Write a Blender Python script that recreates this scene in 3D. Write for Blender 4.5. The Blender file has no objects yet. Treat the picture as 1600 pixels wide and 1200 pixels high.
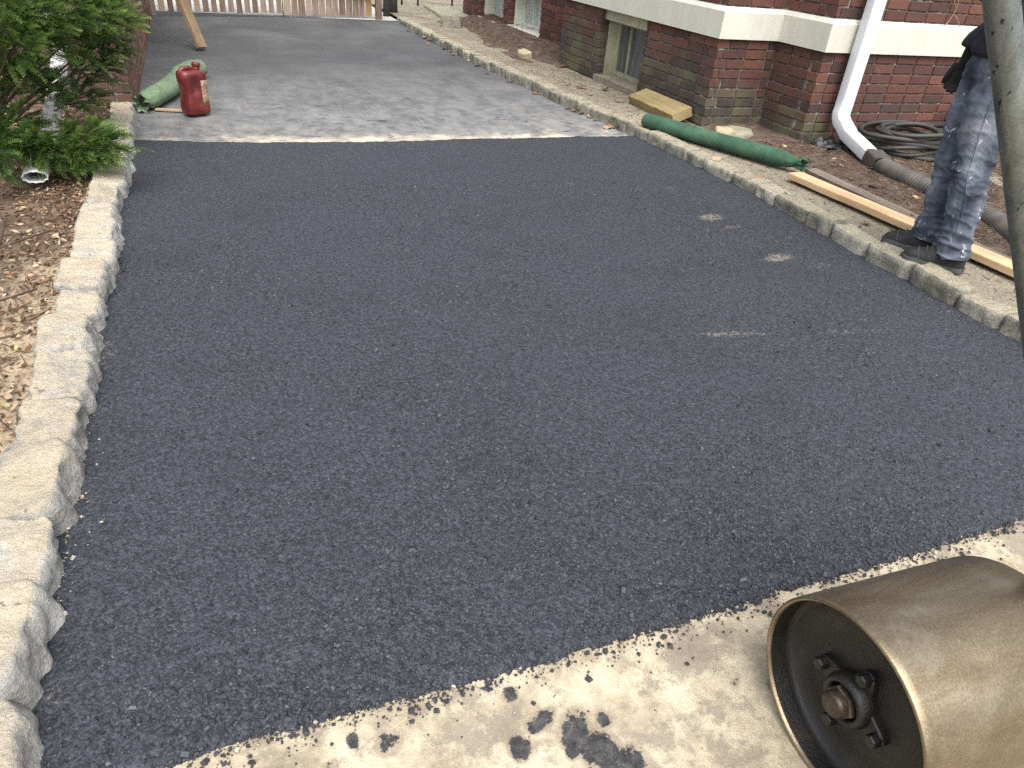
import bpy, bmesh, math, random
import numpy as np
from mathutils import Vector, Matrix, noise as mn

random.seed(7)
rng = np.random.default_rng(7)
SC = bpy.context.scene
COL = SC.collection

# ------------------------------------------------------------------ camera, sky, sun, exposure
cam_d = bpy.data.cameras.new("camera")
cam = bpy.data.objects.new("camera", cam_d)
COL.objects.link(cam)
pitch, yaw, roll = math.radians(32.7), math.radians(24.4), math.radians(5.37)
fwd = Vector((math.sin(yaw) * math.cos(pitch), math.cos(yaw) * math.cos(pitch), -math.sin(pitch)))
rt0 = Vector((math.cos(yaw), -math.sin(yaw), 0))
up0 = rt0.cross(fwd)
rt = math.cos(roll) * rt0 + math.sin(roll) * up0
up = -math.sin(roll) * rt0 + math.cos(roll) * up0
cam.matrix_world = Matrix(((rt.x, up.x, -fwd.x, 0), (rt.y, up.y, -fwd.y, 0), (rt.z, up.z, -fwd.z, 1.4), (0, 0, 0, 1)))
cam_d.sensor_fit = 'HORIZONTAL'
cam_d.sensor_width = 36
cam_d.lens = 1106 / 1600 * 36
cam_d.clip_start = 0.02
cam_d.clip_end = 400
SC.camera = cam

SUN_EL, SUN_AZ = math.radians(60), math.radians(188)      # azimuth clockwise from +Y
w = bpy.data.worlds.new("World")
SC.world = w
w.use_nodes = True
wn = w.node_tree
sky = wn.nodes.new('ShaderNodeTexSky')
sky.sky_type = 'NISHITA'
sky.sun_disc = False
sky.sun_elevation = SUN_EL
sky.sun_rotation = SUN_AZ
sky.dust_density = 4.0
sky.air_density = 1.0
sky.ozone_density = 1.0
hsv = wn.nodes.new('ShaderNodeHueSaturation')
hsv.inputs['Saturation'].default_value = 0.42
wn.links.new(sky.outputs[0], hsv.inputs['Color'])
bg = wn.nodes['Background']
wn.links.new(hsv.outputs[0], bg.inputs[0])
bg.inputs[1].default_value = 0.15
sd = bpy.data.lights.new("sun", 'SUN')
sd.energy = 1.5
sd.angle = math.radians(65)
sd.color = (1.0, 0.97, 0.92)
sun = bpy.data.objects.new("sun", sd)
COL.objects.link(sun)
sdir = Vector((math.sin(SUN_AZ) * math.cos(SUN_EL), math.cos(SUN_AZ) * math.cos(SUN_EL), math.sin(SUN_EL)))
sun.rotation_euler = sdir.to_track_quat('Z', 'Y').to_euler()
sun.location = (0, 0, 20)
SC.view_settings.view_transform = 'Standard'
SC.view_settings.look = 'None'
SC.view_settings.gamma = 1
SC.view_settings.exposure = 1.12
SC.cycles.use_denoising = False
SC.cycles.max_bounces = 6

# ------------------------------------------------------------------ material helper
class NT:
    def __init__(s, name):
        s.m = bpy.data.materials.new(name)
        s.m.use_nodes = True
        s.t = s.m.node_tree
        s.b = s.t.nodes['Principled BSDF']
        s._pos = None
    def n(s, typ, **kw):
        nd = s.t.nodes.new(typ)
        for k, v in kw.items():
            setattr(nd, k, v)
        return nd
    def set(s, sock, v):
        if isinstance(v, bpy.types.NodeSocket):
            s.t.links.new(v, sock)
        elif isinstance(v, (tuple, list)):
            sock.default_value = (*v, 1) if (len(v) == 3 and sock.type == 'RGBA') else v
        else:
            sock.default_value = v
    def pos(s):
        if s._pos is None:
            s._pos = s.n('ShaderNodeNewGeometry').outputs['Position']
        return s._pos
    def obj(s):
        return s.n('ShaderNodeTexCoord').outputs['Object']
    def rnd(s):
        return s.n('ShaderNodeObjectInfo').outputs['Random']
    def attr(s, name, out='Fac'):
        return s.n('ShaderNodeAttribute', attribute_name=name).outputs[out]
    def xyz(s, v):
        return s.n('ShaderNodeSeparateXYZ', ).outputs if False else s._sep(v)
    def _sep(s, v):
        nd = s.n('ShaderNodeSeparateXYZ')
        s.set(nd.inputs[0], v)
        return nd.outputs
    def scalev(s, v, sc):
        nd = s.n('ShaderNodeVectorMath', operation='MULTIPLY')
        s.set(nd.inputs[0], v)
        s.set(nd.inputs[1], sc)
        return nd.outputs[0]
    def addv(s, v, o):
        nd = s.n('ShaderNodeVectorMath', operation='ADD')
        s.set(nd.inputs[0], v)
        s.set(nd.inputs[1], o)
        return nd.outputs[0]
    def noise(s, vec, scale, detail=4, rough=0.55, dist=0.0, color=False):
        nd = s.n('ShaderNodeTexNoise')
        s.set(nd.inputs['Vector'], vec)
        nd.inputs['Scale'].default_value = scale
        nd.inputs['Detail'].default_value = detail
        nd.inputs['Roughness'].default_value = rough
        nd.inputs['Distortion'].default_value = dist
        return nd.outputs['Color' if color else 'Fac']
    def vor(s, vec, scale, feature='F1', out='Distance', rnd=1.0):
        nd = s.n('ShaderNodeTexVoronoi', feature=feature)
        s.set(nd.inputs['Vector'], vec)
        nd.inputs['Scale'].default_value = scale
        nd.inputs['Randomness'].default_value = rnd
        return nd.outputs[out]
    def math(s, op, a, b=0.0, c=0.0, clamp=False):
        nd = s.n('ShaderNodeMath', operation=op)
        nd.use_clamp = clamp
        s.set(nd.inputs[0], a)
        s.set(nd.inputs[1], b)
        s.set(nd.inputs[2], c)
        return nd.outputs[0]
    def step(s, v, a, b):
        nd = s.n('ShaderNodeMapRange', interpolation_type='SMOOTHSTEP')
        s.set(nd.inputs[0], v)
        nd.inputs[1].default_value = a
        nd.inputs[2].default_value = b
        return nd.outputs[0]
    def ramp(s, f, stops):
        nd = s.n('ShaderNodeValToRGB')
        s.set(nd.inputs[0], f)
        cr = nd.color_ramp
        while len(cr.elements) < len(stops):
            cr.elements.new(0.5)
        for e, (p, c) in zip(cr.elements, stops):
            e.position = p
            e.color = (*c, 1)
        return nd.outputs[0]
    def mix(s, f, a, b, mode='MIX'):
        nd = s.n('ShaderNodeMix', data_type='RGBA', blend_type=mode)
        s.set(nd.inputs[0], f)
        s.set(nd.inputs[6], a)
        s.set(nd.inputs[7], b)
        return nd.outputs[2]
    def bump(s, h, strength=0.5, dist=0.01, normal=None):
        nd = s.n('ShaderNodeBump')
        s.set(nd.inputs['Height'], h)
        nd.inputs['Strength'].default_value = strength
        nd.inputs['Distance'].default_value = dist
        if normal is not None:
            s.set(nd.inputs['Normal'], normal)
        return nd.outputs[0]
    def out(s, color=None, rough=0.8, metal=0.0, normal=None, spec=0.5, **kw):
        if color is not None:
            s.set(s.b.inputs['Base Color'], color)
        s.set(s.b.inputs['Roughness'], rough)
        s.set(s.b.inputs['Metallic'], metal)
        s.set(s.b.inputs['Specular IOR Level'], spec)
        if normal is not None:
            s.set(s.b.inputs['Normal'], normal)
        for k, v in kw.items():
            s.set(s.b.inputs[k], v)
        return s.m

M = {}
# ---- fresh asphalt
def asphalt_fresh(chip=False):
    t = NT('fresh_asphalt_chip' if chip else 'fresh_asphalt')
    p = t.pos()
    pg = t.scalev(p, (1, .72, 1))
    fine = t.noise(pg, 250, 5, 0.7)
    mid = t.noise(pg, 70, 4, 0.6)
    big = t.noise(p, 1.3, 4, 0.55, 0.4)
    if chip:
        tint = t.attr('tint')
        col = t.ramp(tint, [(0, (0.013, 0.0145, 0.018)), (0.6, (0.036, 0.040, 0.049)), (1, (0.082, 0.090, 0.106))])
        col = t.mix(t.step(fine, .35, .75), t.mix(1.0, col, (.55, .55, .55), 'MULTIPLY'), col)
        return t.out(col, 0.5, normal=t.bump(fine, .5, .002), spec=0.5)
    vd = t.vor(pg, 150, 'F1', 'Distance')
    vc = t.vor(pg, 150, 'F1', 'Color')
    col = t.ramp(t.math('ADD', t.math('MULTIPLY', fine, .55), t.math('MULTIPLY', mid, .5)),
                 [(.36, (.0072, .0079, .0103)), (.50, (.0250, .0277, .0354)), (.66, (.061, .0665, .082))])
    cr = t._sep(vc)[0]
    col = t.mix(t.math('MULTIPLY', t.step(cr, .66, 1.0), .55), col, (.074, .080, .094))
    col = t.mix(t.math('MULTIPLY', t.step(big, .52, .75), .14), col, (.040, .038, .038))
    col = t.mix(t.math('MULTIPLY', t.step(t.noise(p, 2.0, 6, .68), .48, .74), .34), col, (.011, .012, .0155))
    # sandy dust trodden on to the mat
    dust = t.attr('dust')
    dn = t.step(t.math('ADD', t.noise(p, 55, 4, .7, .5), t.math('MULTIPLY', dust, .28)), .66, .80)
    dmask = t.math('MULTIPLY', dn, t.math('MULTIPLY', dust, 1.0, clamp=True))
    col = t.mix(t.math('MULTIPLY', dmask, .7), col, (.25, .22, .18))
    h = t.math('ADD', t.math('MULTIPLY', fine, .4), t.math('ADD', t.math('MULTIPLY', vd, -.8), t.math('MULTIPLY', mid, .7)))
    return t.out(col, t.math('ADD', .52, t.math('MULTIPLY', fine, .3)), normal=t.bump(h, .9, .007), spec=0.36)
M['asphalt'] = asphalt_fresh()
M['chip'] = asphalt_fresh(True)

def asphalt_old():
    t = NT('weathered_asphalt')
    p = t.pos()
    s = t._sep(p)
    st = t.noise(t.scalev(p, (2.6, 1.1, 1)), 1.6, 7, .68, .2)          # streaks along the drive
    fine = t.noise(p, 120, 4, .7)
    blot = t.noise(p, 1.1, 4, .6, .5)
    y = s[1]
    near = t.math('SUBTRACT', 1.0, t.math('DIVIDE', t.math('SUBTRACT', y, 5.3), 3.4), clamp=True)
    col = t.ramp(blot, [(.3, (.046, .047, .050)), (.55, (.072, .074, .077)), (.75, (.11, .112, .113))])
    f = t.math('MULTIPLY', near, t.step(t.math('ADD', t.math('MULTIPLY', st, .6), t.math('MULTIPLY', t.noise(p, 9, 4, .65), .45)), .3, .72))
    col = t.mix(t.math('MULTIPLY', f, .92), col, (.275, .272, .258))
    edge = t.math('SUBTRACT', 1.0, t.math('DIVIDE', t.math('SUBTRACT', y, 5.36), .42), clamp=True)
    sand = t.step(t.math('ADD', t.math('MULTIPLY', t.noise(p, 4.3, 7, .7), .9), t.math('MULTIPLY', edge, .34)), .60, .84)
    col = t.mix(t.math('MULTIPLY', sand, t.step(edge, .0, .3)), col, (.46, .41, .31))
    tar = t.math('MULTIPLY', t.step(t.noise(t.scalev(p, (1, 2.2, 1)), 6.5, 4, .6), .60, .64), t.step(near, .35, .7))
    tar = t.math('MULTIPLY', tar, t.step(t.noise(p, .9, 2), .42, .6))
    col = t.mix(tar, col, (.045, .045, .048))
    scr = t.math('MULTIPLY', t.step(t.noise(t.addv(t.scalev(p, (34, 1.6, 1)), (3, 0, 0)), 1.0, 3, .5, 0), .66, .74), t.step(near, .15, .5))
    col = t.mix(t.math('MULTIPLY', scr, .3), col, (.36, .34, .31))
    col = t.mix(t.math('MULTIPLY', t.step(fine, .45, .8), .3), col, (.2, .2, .19))
    return t.out(col, .82, normal=t.bump(fine, .5, .003), spec=.4)
M['old_asphalt'] = asphalt_old()

def apron_mat():
    t = NT('sandy_concrete')
    p = t.pos()
    fine = t.noise(p, 190, 5, .7)
    blot = t.noise(p, 7.0, 9, .72, 0)
    b2 = t.noise(t.addv(p, (7, 3, 0)), 15, 8, .75, 0)
    col = t.ramp(blot, [(.34, (.20, .165, .115)), (.47, (.36, .305, .215)), (.58, (.46, .40, .29)), (.74, (.52, .465, .36))])
    col = t.mix(t.math('MULTIPLY', t.step(b2, .50, .64), .75), col, (.23, .195, .15))
    col = t.mix(t.math('MULTIPLY', t.step(t.noise(p, 4.0, 9, .74, 0), .51, .58), .7), col, (.19, .16, .125))
    col = t.mix(t.math('MULTIPLY', t.step(fine, .5, .8), .35), col, (.30, .25, .18))
    tar = t.attr('tar')
    tm = t.step(t.math('ADD', tar, t.math('ADD', t.math('MULTIPLY', t.math('SUBTRACT', t.noise(p, 24, 6, .75), .5), 1.9), t.math('MULTIPLY', t.math('SUBTRACT', t.noise(p, 110, 3, .7), .5), .7))), .50, .66)
    halo = t.step(t.math('ADD', tar, t.math('MULTIPLY', t.math('SUBTRACT', t.noise(p, 30, 4, .7), .5), .7)), .12, .45)
    col = t.mix(t.math('MULTIPLY', halo, .5), col, (.17, .135, .105))
    col = t.mix(tm, col, t.ramp(t.math('ADD', t.math('MULTIPLY', fine, .5), t.math('MULTIPLY', t.noise(p, 40, 4), .5)), [(.38, (.015, .015, .017)), (.5, (.042, .041, .043)), (.64, (.10, .095, .09))]))
    sp = t.math('MULTIPLY', t.step(t.noise(p, 85, 3, .6), .70, .74), t.step(t.noise(p, 5, 3), .45, .6))
    col = t.mix(t.math('MULTIPLY', sp, .9), col, (.05, .045, .042))
    h = t.math('ADD', fine, t.math('MULTIPLY', tm, 1.2))
    return t.out(col, .85, normal=t.bump(h, .55, .004), spec=.3)
M['apron'] = apron_mat()

def stone_mat(name, cols, dust, moss):
    t = NT(name)
    p = t.pos()
    r = t.rnd()
    q = t.addv(p, t.n('ShaderNodeCombineXYZ').outputs[0])
    a = t.noise(q, 9, 6, .7, .4)
    f = t.noise(q, 70, 5, .7)
    g = t.noise(q, 210, 4, .7)
    col = t.ramp(t.math('ADD', t.math('MULTIPLY', a, .6), t.math('ADD', t.math('MULTIPLY', f, .35), t.math('MULTIPLY', t.math('SUBTRACT', r, .5), .16))),
                 [(.28, cols[0]), (.46, cols[1]), (.66, cols[2])])
    nz = t._sep(t.n('ShaderNodeNewGeometry').outputs['Normal'])[2]
    du = t.step(t.math('ADD', nz, t.math('MULTIPLY', t.math('SUBTRACT', t.noise(q, 7, 5, .65), .5), 1.8)), .45, 1.1)
    col = t.mix(t.math('MULTIPLY', du, dust[1]), col, dust[0])
    mm = t.step(t.noise(t.addv(q, (4, 4, 4)), 5, 5, .7), .56, .68)
    col = t.mix(t.math('MULTIPLY', mm, moss), col, (.085, .095, .035))
    dk = t.step(t.noise(q, 26, 4, .6), .64, .70)
    col = t.mix(t.math('MULTIPLY', dk, .6), col, (.07, .068, .062))
    h = t.math('ADD', t.math('ADD', t.math('MULTIPLY', f, .8), t.math('MULTIPLY', t.noise(q, 24, 4, .65), .9)), t.math('MULTIPLY', g, .3))
    return t.out(col, .9, normal=t.bump(h, .9, .016), spec=.25)
M['stone_left'] = stone_mat('granite_dusty', [(.13, .126, .115), (.33, .32, .292), (.54, .53, .485)], ((.48, .40, .275), .72), .0)
M['stone_right'] = stone_mat('granite_mossy', [(.08, .078, .064), (.22, .21, .172), (.42, .405, .335)], ((.38, .335, .235), .66), .45)

def simple(name, stops, scale=12, rough=.8, bump=.4, bdist=.004, detail=5, stretch=None, fine=120, metal=0, spec=.5, rvar=0.0):
    t = NT(name)
    p = t.pos()
    if stretch:
        p = t.scalev(p, stretch)
    a = t.noise(p, scale, detail, .6, .3)
    if rvar:
        a = t.math('ADD', a, t.math('MULTIPLY', t.math('SUBTRACT', t.rnd(), .5), rvar))
    f = t.noise(p, fine, 4, .7)
    col = t.ramp(t.math('ADD', t.math('MULTIPLY', a, .75), t.math('MULTIPLY', f, .25)), stops)
    return t.out(col, rough, metal=metal, normal=t.bump(f, bump, bdist), spec=spec)

def bed_mat():
    t = NT('bed_soil')
    p = t.pos()
    s_ = t._sep(p)
    f = t.noise(p, 60, 5, .7)
    a = t.noise(p, 6, 6, .65)
    v = t.math('ADD', t.math('MULTIPLY', a, .7), t.math('MULTIPLY', f, .3))
    dark = t.ramp(v, [(.3, (.055, .036, .024)), (.5, (.12, .085, .058)), (.68, (.235, .185, .13))])
    dry = t.ramp(v, [(.3, (.17, .125, .08)), (.5, (.33, .26, .175)), (.7, (.45, .37, .26))])
    # sandy spill lies behind the kerb on the street half of the bed
    k = t.math('ADD', t.math('MULTIPLY', t.math('SUBTRACT', 4.1, s_[1]), .35), t.math('MULTIPLY', t.math('ADD', s_[0], .80), 1.6))
    k = t.step(t.math('ADD', k, t.math('MULTIPLY', t.math('SUBTRACT', t.noise(p, 3.5, 6, .7), .5), 1.6)), .05, .75)
    return t.out(t.mix(k, dark, dry), .95, normal=t.bump(v, .8, .012), spec=.2)
M['soil'] = bed_mat()
M['soil_dry'] = simple('dry_dirt', [(.3, (.13, .095, .066)), (.5, (.235, .185, .125)), (.7, (.38, .315, .22))], 5, .95, .8, .012, fine=70)
M['sand_joint'] = simple('sandy_joint', [(.3, (.15, .12, .085)), (.5, (.28, .235, .165)), (.7, (.40, .35, .26))], 12, .95, .8, .01, fine=90)
M['mulch_soil'] = simple('mulch_soil', [(.3, (.045, .028, .02)), (.5, (.09, .06, .042)), (.7, (.17, .125, .09))], 10, .95, .8, .012, fine=90)
def walk_mat():
    t = NT('exposed_aggregate_walk')
    p = t.pos()
    f = t.noise(p, 140, 4, .7)
    v = t.vor(p, 95, 'F1', 'Color')
    vd = t.vor(p, 95, 'F1', 'Distance')
    a = t.noise(p, 2.2, 5, .65, .5)
    col = t.ramp(t.math('ADD', t.math('MULTIPLY', a, .6), t.math('MULTIPLY', f, .4)), [(.3, (.10, .085, .055)), (.5, (.205, .18, .13)), (.7, (.31, .28, .215))])
    col = t.mix(t.math('MULTIPLY', t.step(t._sep(v)[1], .55, 1), .5), col, (.36, .33, .28))
    col = t.mix(t.math('MULTIPLY', t.step(t.noise(p, 3.5, 4, .6), .55, .72), .5), col, (.105, .105, .045))
    col = t.mix(t.math('MULTIPLY', t.step(t.noise(t.addv(p, (2, 8, 0)), 1.6, 4, .65), .55, .7), .55), col, (.11, .085, .06))
    return t.out(col, .92, normal=t.bump(t.math('SUBTRACT', f, vd), .7, .006), spec=.25)
M['walk'] = walk_mat()
M['old_concrete'] = simple('pale_concrete', [(.3, (.26, .26, .24)), (.5, (.40, .39, .36)), (.7, (.52, .51, .47))], 3, .85, .3)
M['flag'] = simple('greenish_flagstone', [(.3, (.15, .15, .095)), (.5, (.25, .245, .165)), (.7, (.36, .34, .25))], 7, .9, .5)
M['mortar'] = simple('old_mortar', [(.36, (.05, .045, .039)), (.5, (.13, .117, .102)), (.62, (.36, .33, .29))], 16, .95, .7, .006)

def brick_mat(name, moss=1.0, cols=None):
    t = NT(name)
    p = t.pos()
    r = t.rnd() if cols is None else t.attr('tint')
    s = t._sep(p)
    pal = [(0, (.064, .040, .035)), (.25, (.096, .047, .038)), (.5, (.128, .056, .043)), (.75, (.105, .052, .043)), (.93, (.17, .072, .052)), (1, (.072, .050, .045))]
    col = t.ramp(r, pal if cols is None else cols)
    a = t.noise(p, 35, 5, .7)
    f = t.noise(p, 190, 4, .7)
    col = t.mix(t.math('MULTIPLY', t.step(a, .35, .75), .55), col, t.mix(1.0, col, (.55, .5, .5), 'MULTIPLY'))
    if moss:
        low = t.math('SUBTRACT', 1.0, t.math('DIVIDE', s[2], .68), clamp=True)
        mz = t.math('ADD', t.math('MULTIPLY', low, .62), t.math('ADD', t.math('MULTIPLY', t.noise(p, 2.6, 4, .6, .4), .75), t.math('MULTIPLY', t.math('SUBTRACT', r, .5), .12)))
        # algae grows on the faces by the drive and the two outer corners, hardly on the wall behind the hose
        away = t.math('SUBTRACT', t.step(s[0], 4.70, 5.05), t.math('MULTIPLY', t.step(s[1], 5.36, 5.5), .30))
        mz = t.math('SUBTRACT', mz, t.math('MULTIPLY', away, .42))
        gm = t.step(mz, .54, .76)
        gc = t.ramp(t.math('ADD', t.noise(p, 3.1, 3), t.math('MULTIPLY', t.math('SUBTRACT', r, .5), .25)), [(.36, (.050, .046, .040)), (.52, (.078, .074, .054)), (.68, (.105, .108, .060))])
        col = t.mix(t.math('MULTIPLY', gm, .85 * moss), col, gc)
    eff = t.step(t.noise(p, 11, 5, .7), .70, .76)
    col = t.mix(t.math('MULTIPLY', eff, .3), col, (.42, .38, .36))
    return t.out(col, .88, normal=t.bump(t.math('ADD', f, a), .55, .006), spec=.3)
M['brick'] = brick_mat('red_brick')
M['brick_plain'] = brick_mat('red_brick_upper', 0.0, [(0, (.055, .031, .028)), (.5, (.098, .042, .034)), (1, (.14, .056, .042))])
M['brick_side'] = brick_mat('brown_brick', 0.0, [(0, (.13, .072, .05)), (.5, (.19, .105, .074)), (1, (.25, .15, .108))])

M['brick_front'] = simple('shaded_brown_brick', [(.3, (.075, .045, .033)), (.5, (.135, .08, .058)), (.7, (.19, .12, .088))], 8, .9, .5, rvar=.5)  # brown brick, darkened to put the front wall's shadow into the colour
def painted(name, base, dirt, amt=.4, rough=.45, scale=3.0, zdirt=None):
    t = NT(name)
    p = t.pos()
    a = t.noise(p, scale, 6, .65, .4)
    st = t.noise(t.scalev(p, (14, 14, 1.2)), 1.5, 4, .6)
    f = t.noise(p, 140, 4, .7)
    m = t.step(t.math('ADD', t.math('MULTIPLY', a, .6), t.math('MULTIPLY', st, .4)), .42, .72)
    if zdirt:
        z = t._sep(p)[2]
        m = t.math('ADD', m, t.math('MULTIPLY', t.math('SUBTRACT', 1.0, t.math('DIVIDE', z, zdirt), clamp=True), 1.1), clamp=True)
    col = t.mix(t.math('MULTIPLY', m, amt), base, dirt)
    return t.out(col, rough, normal=t.bump(t.math('ADD', f, a), .2, .003), spec=.4)
M['band'] = painted('cream_masonry_paint', (.58, .575, .495), (.44, .425, .335), .5, .6)
M['window_paint'] = painted('peeling_window_paint', (.42, .41, .30), (.19, .185, .10), .75, .65, 9, .35)
M['window_white'] = painted('white_window_paint', (.60, .60, .53), (.38, .36, .28), .5, .55, 6)
M['spout_white'] = painted('white_enamel', (.62, .64, .66), (.45, .46, .45), .4, .32, 3)
M['spout_old'] = painted('white_vinyl_pipe', (.62, .62, .61), (.40, .39, .36), .6, .5, 6)

def glass_mat():
    t = NT('grey_glass_with_reflection')
    p = t.pos()
    a = t.noise(t.scalev(p, (1, 6, 1.2)), 3, 5, .6)
    col = t.ramp(a, [(.3, (.05, .06, .065)), (.55, (.10, .115, .12)), (.75, (.17, .18, .18))])  # whitish reflection on the dark pane is put into the colour
    return t.out(col, .18, spec=.7)
M['glass'] = glass_mat()
M['glass_pale'] = simple('pale_glazing', [(.3, (.30, .36, .34)), (.7, (.48, .54, .50))], 5, .2, .05)

def wood(name, c0, c1, c2, axis=(1.5, 30, 30), rough=.75, rvar=0.0, knots=True):
    t = NT(name)
    o = t.obj()
    q = t.scalev(o, axis)
    if rvar:
        cmb = t.n('ShaderNodeCombineXYZ')
        t.set(cmb.inputs[0], t.math('MULTIPLY', t.rnd(), 17))
        t.set(cmb.inputs[1], t.math('MULTIPLY', t.rnd(), 29))
        q = t.addv(q, cmb.outputs[0])
    g = t.noise(q, 1.4, 6, .65, 1.4)
    b = t.noise(o, 4, 4, .6)
    v = t.math('ADD', t.math('MULTIPLY', g, .7), t.math('MULTIPLY', b, .3))
    if rvar:
        v = t.math('ADD', v, t.math('MULTIPLY', t.math('SUBTRACT', t.rnd(), .5), rvar))
    col = t.ramp(v, [(.32, c0), (.5, c1), (.68, c2)])
    if knots:
        k = t.step(t.vor(t.scalev(o, (2.2, 9, 9)), 1.0), .16, .07)
        col = t.mix(t.math('MULTIPLY', k, .7), col, c0)
    return t.out(col, rough, normal=t.bump(g, .35, .003), spec=.3)
M['wood_new'] = wood('new_pine', (.34, .21, .11), (.50, .35, .20), (.60, .45, .28))
M['wood_old'] = wood('weathered_board', (.07, .055, .045), (.15, .12, .095), (.22, .19, .155))
M['wood_timber'] = wood('mossy_timber', (.12, .09, .035), (.25, .19, .09), (.34, .27, .14))
M['wood_prop'] = wood('dirty_plank', (.13, .085, .05), (.26, .18, .105), (.36, .27, .17))
M['picket'] = wood('weathered_cedar', (.13, .088, .065), (.235, .17, .13), (.35, .27, .21), (20, 20, 1.5), .85, .35, False)
M['picket_new'] = wood('fresh_cedar', (.2, .125, .055), (.30, .195, .095), (.36, .25, .13), (20, 20, 1.5), .8, .1, False)

def fabric(name, stops, weave=900):
    t = NT(name)
    p = t.pos()
    a = t.noise(p, 7, 5, .65, .3)
    f = t.noise(p, 260, 3, .6)
    col = t.ramp(t.math('ADD', t.math('MULTIPLY', a, .75), t.math('MULTIPLY', f, .25)), stops)
    wr = t.noise(p, 26, 5, .6, 1.2)
    return t.out(col, .9, normal=t.bump(t.math('ADD', t.math('MULTIPLY', wr, 1.0), t.math('MULTIPLY', f, .15)), .45, .012), spec=.2)
M['sock_green'] = fabric('green_geotextile', [(.3, (.028, .058, .036)), (.5, (.045, .10, .064)), (.7, (.085, .155, .105))])
M['sock_pale'] = fabric('faded_green_geotextile', [(.3, (.085, .13, .075)), (.5, (.155, .22, .135)), (.7, (.21, .28, .18))])
M['black_plastic'] = simple('black_sheet', [(.3, (.012, .013, .015)), (.7, (.03, .032, .036))], 9, .4, .6, .01, fine=40)
M['hose'] = simple('black_rubber_hose', [(.3, (.018, .018, .015)), (.7, (.048, .046, .038))], 8, .55, .3)
M['corrugated'] = simple('brown_black_drainpipe', [(.3, (.035, .03, .026)), (.5, (.062, .054, .046)), (.72, (.12, .105, .085))], 7, .6, .3)
def red_mat():
    t = NT('dirty_red_plastic')
    p = t.pos()
    a = t.noise(p, 11, 5, .65, .5)
    col = t.ramp(a, [(.3, (.055, .009, .010)), (.5, (.115, .014, .015)), (.72, (.19, .036, .030))])
    return t.out(col, t.math('ADD', .22, t.math('MULTIPLY', a, .25)), normal=t.bump(t.noise(p, 30, 4), .12, .004), spec=.5)
M['red'] = red_mat()
M['label'] = simple('worn_label', [(.35, (.10, .035, .03)), (.5, (.27, .17, .10)), (.65, (.40, .30, .19))], 40, .6, .1)

def drum_mat():
    t = NT('worn_steel_drum')
    o = t.obj()
    q = t.scalev(o, (.35, 1, 1))
    a = t.noise(q, 9, 6, .65, .5)
    f = t.noise(o, 230, 4, .7)
    sc = t.noise(t.scalev(o, (30, 3, 3)), 5, 4, .6)
    col = t.ramp(t.math('ADD', t.math('MULTIPLY', a, .6), t.math('MULTIPLY', f, .4)), [(.32, (.115, .083, .048)), (.5, (.225, .176, .112)), (.68, (.36, .305, .22))])
    du = t.step(t.noise(t.addv(o, (3, 1, 2)), 5, 6, .7, .6), .58, .70)
    col = t.mix(t.math('MULTIPLY', du, .22), col, (.45, .41, .34))
    tb = t.step(t.noise(t.addv(o, (8, 3, 5)), 60, 4, .6), .70, .74)
    col = t.mix(t.math('MULTIPLY', tb, .6), col, (.05, .042, .034))
    return t.out(col, t.math('ADD', .22, t.math('MULTIPLY', t.math('ADD', a, f), .14)), metal=.85, normal=t.bump(t.math('ADD', f, sc), .18, .002), spec=.5)
M['drum'] = drum_mat()
M['drum_in'] = simple('shaded_black_iron', [(.3, (.004, .0035, .003)), (.55, (.010, .0085, .007)), (.72, (.026, .022, .018)), (.85, (.07, .065, .06))], 14, .42, .6, .003, fine=170)  # black iron, lowered so the drum recess's shade sits in the colour
M['hub'] = simple('greasy_bolt_steel', [(.3, (.02, .016, .012)), (.5, (.055, .042, .030)), (.7, (.14, .11, .08))], 30, .38, .3, metal=.6)
def pipe_mat():
    t = NT('chipped_grey_pipe')
    o = t.obj()
    a = t.noise(t.scalev(o, (1, 1, .35)), 22, 5, .65, .6)
    f = t.noise(o, 200, 4, .7)
    col = t.ramp(t.math('ADD', t.math('MULTIPLY', a, .7), t.math('MULTIPLY', f, .3)), [(.32, (.055, .06, .05)), (.5, (.125, .135, .122)), (.68, (.215, .225, .205))])
    ch = t.step(t.noise(t.scalev(o, (1, 1, .5)), 70, 3, .6), .645, .675)
    col = t.mix(t.math('MULTIPLY', ch, .9), col, (.012, .012, .012))
    ru = t.step(t.noise(t.addv(t.scalev(o, (1, 1, .3)), (5, 5, 5)), 13, 4, .6), .62, .72)
    col = t.mix(t.math('MULTIPLY', ru, .6), col, (.15, .085, .05))
    return t.out(col, .36, metal=.45, normal=t.bump(t.math('SUBTRACT', f, ch), .25, .002), spec=.5)
M['pipe'] = pipe_mat()

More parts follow.
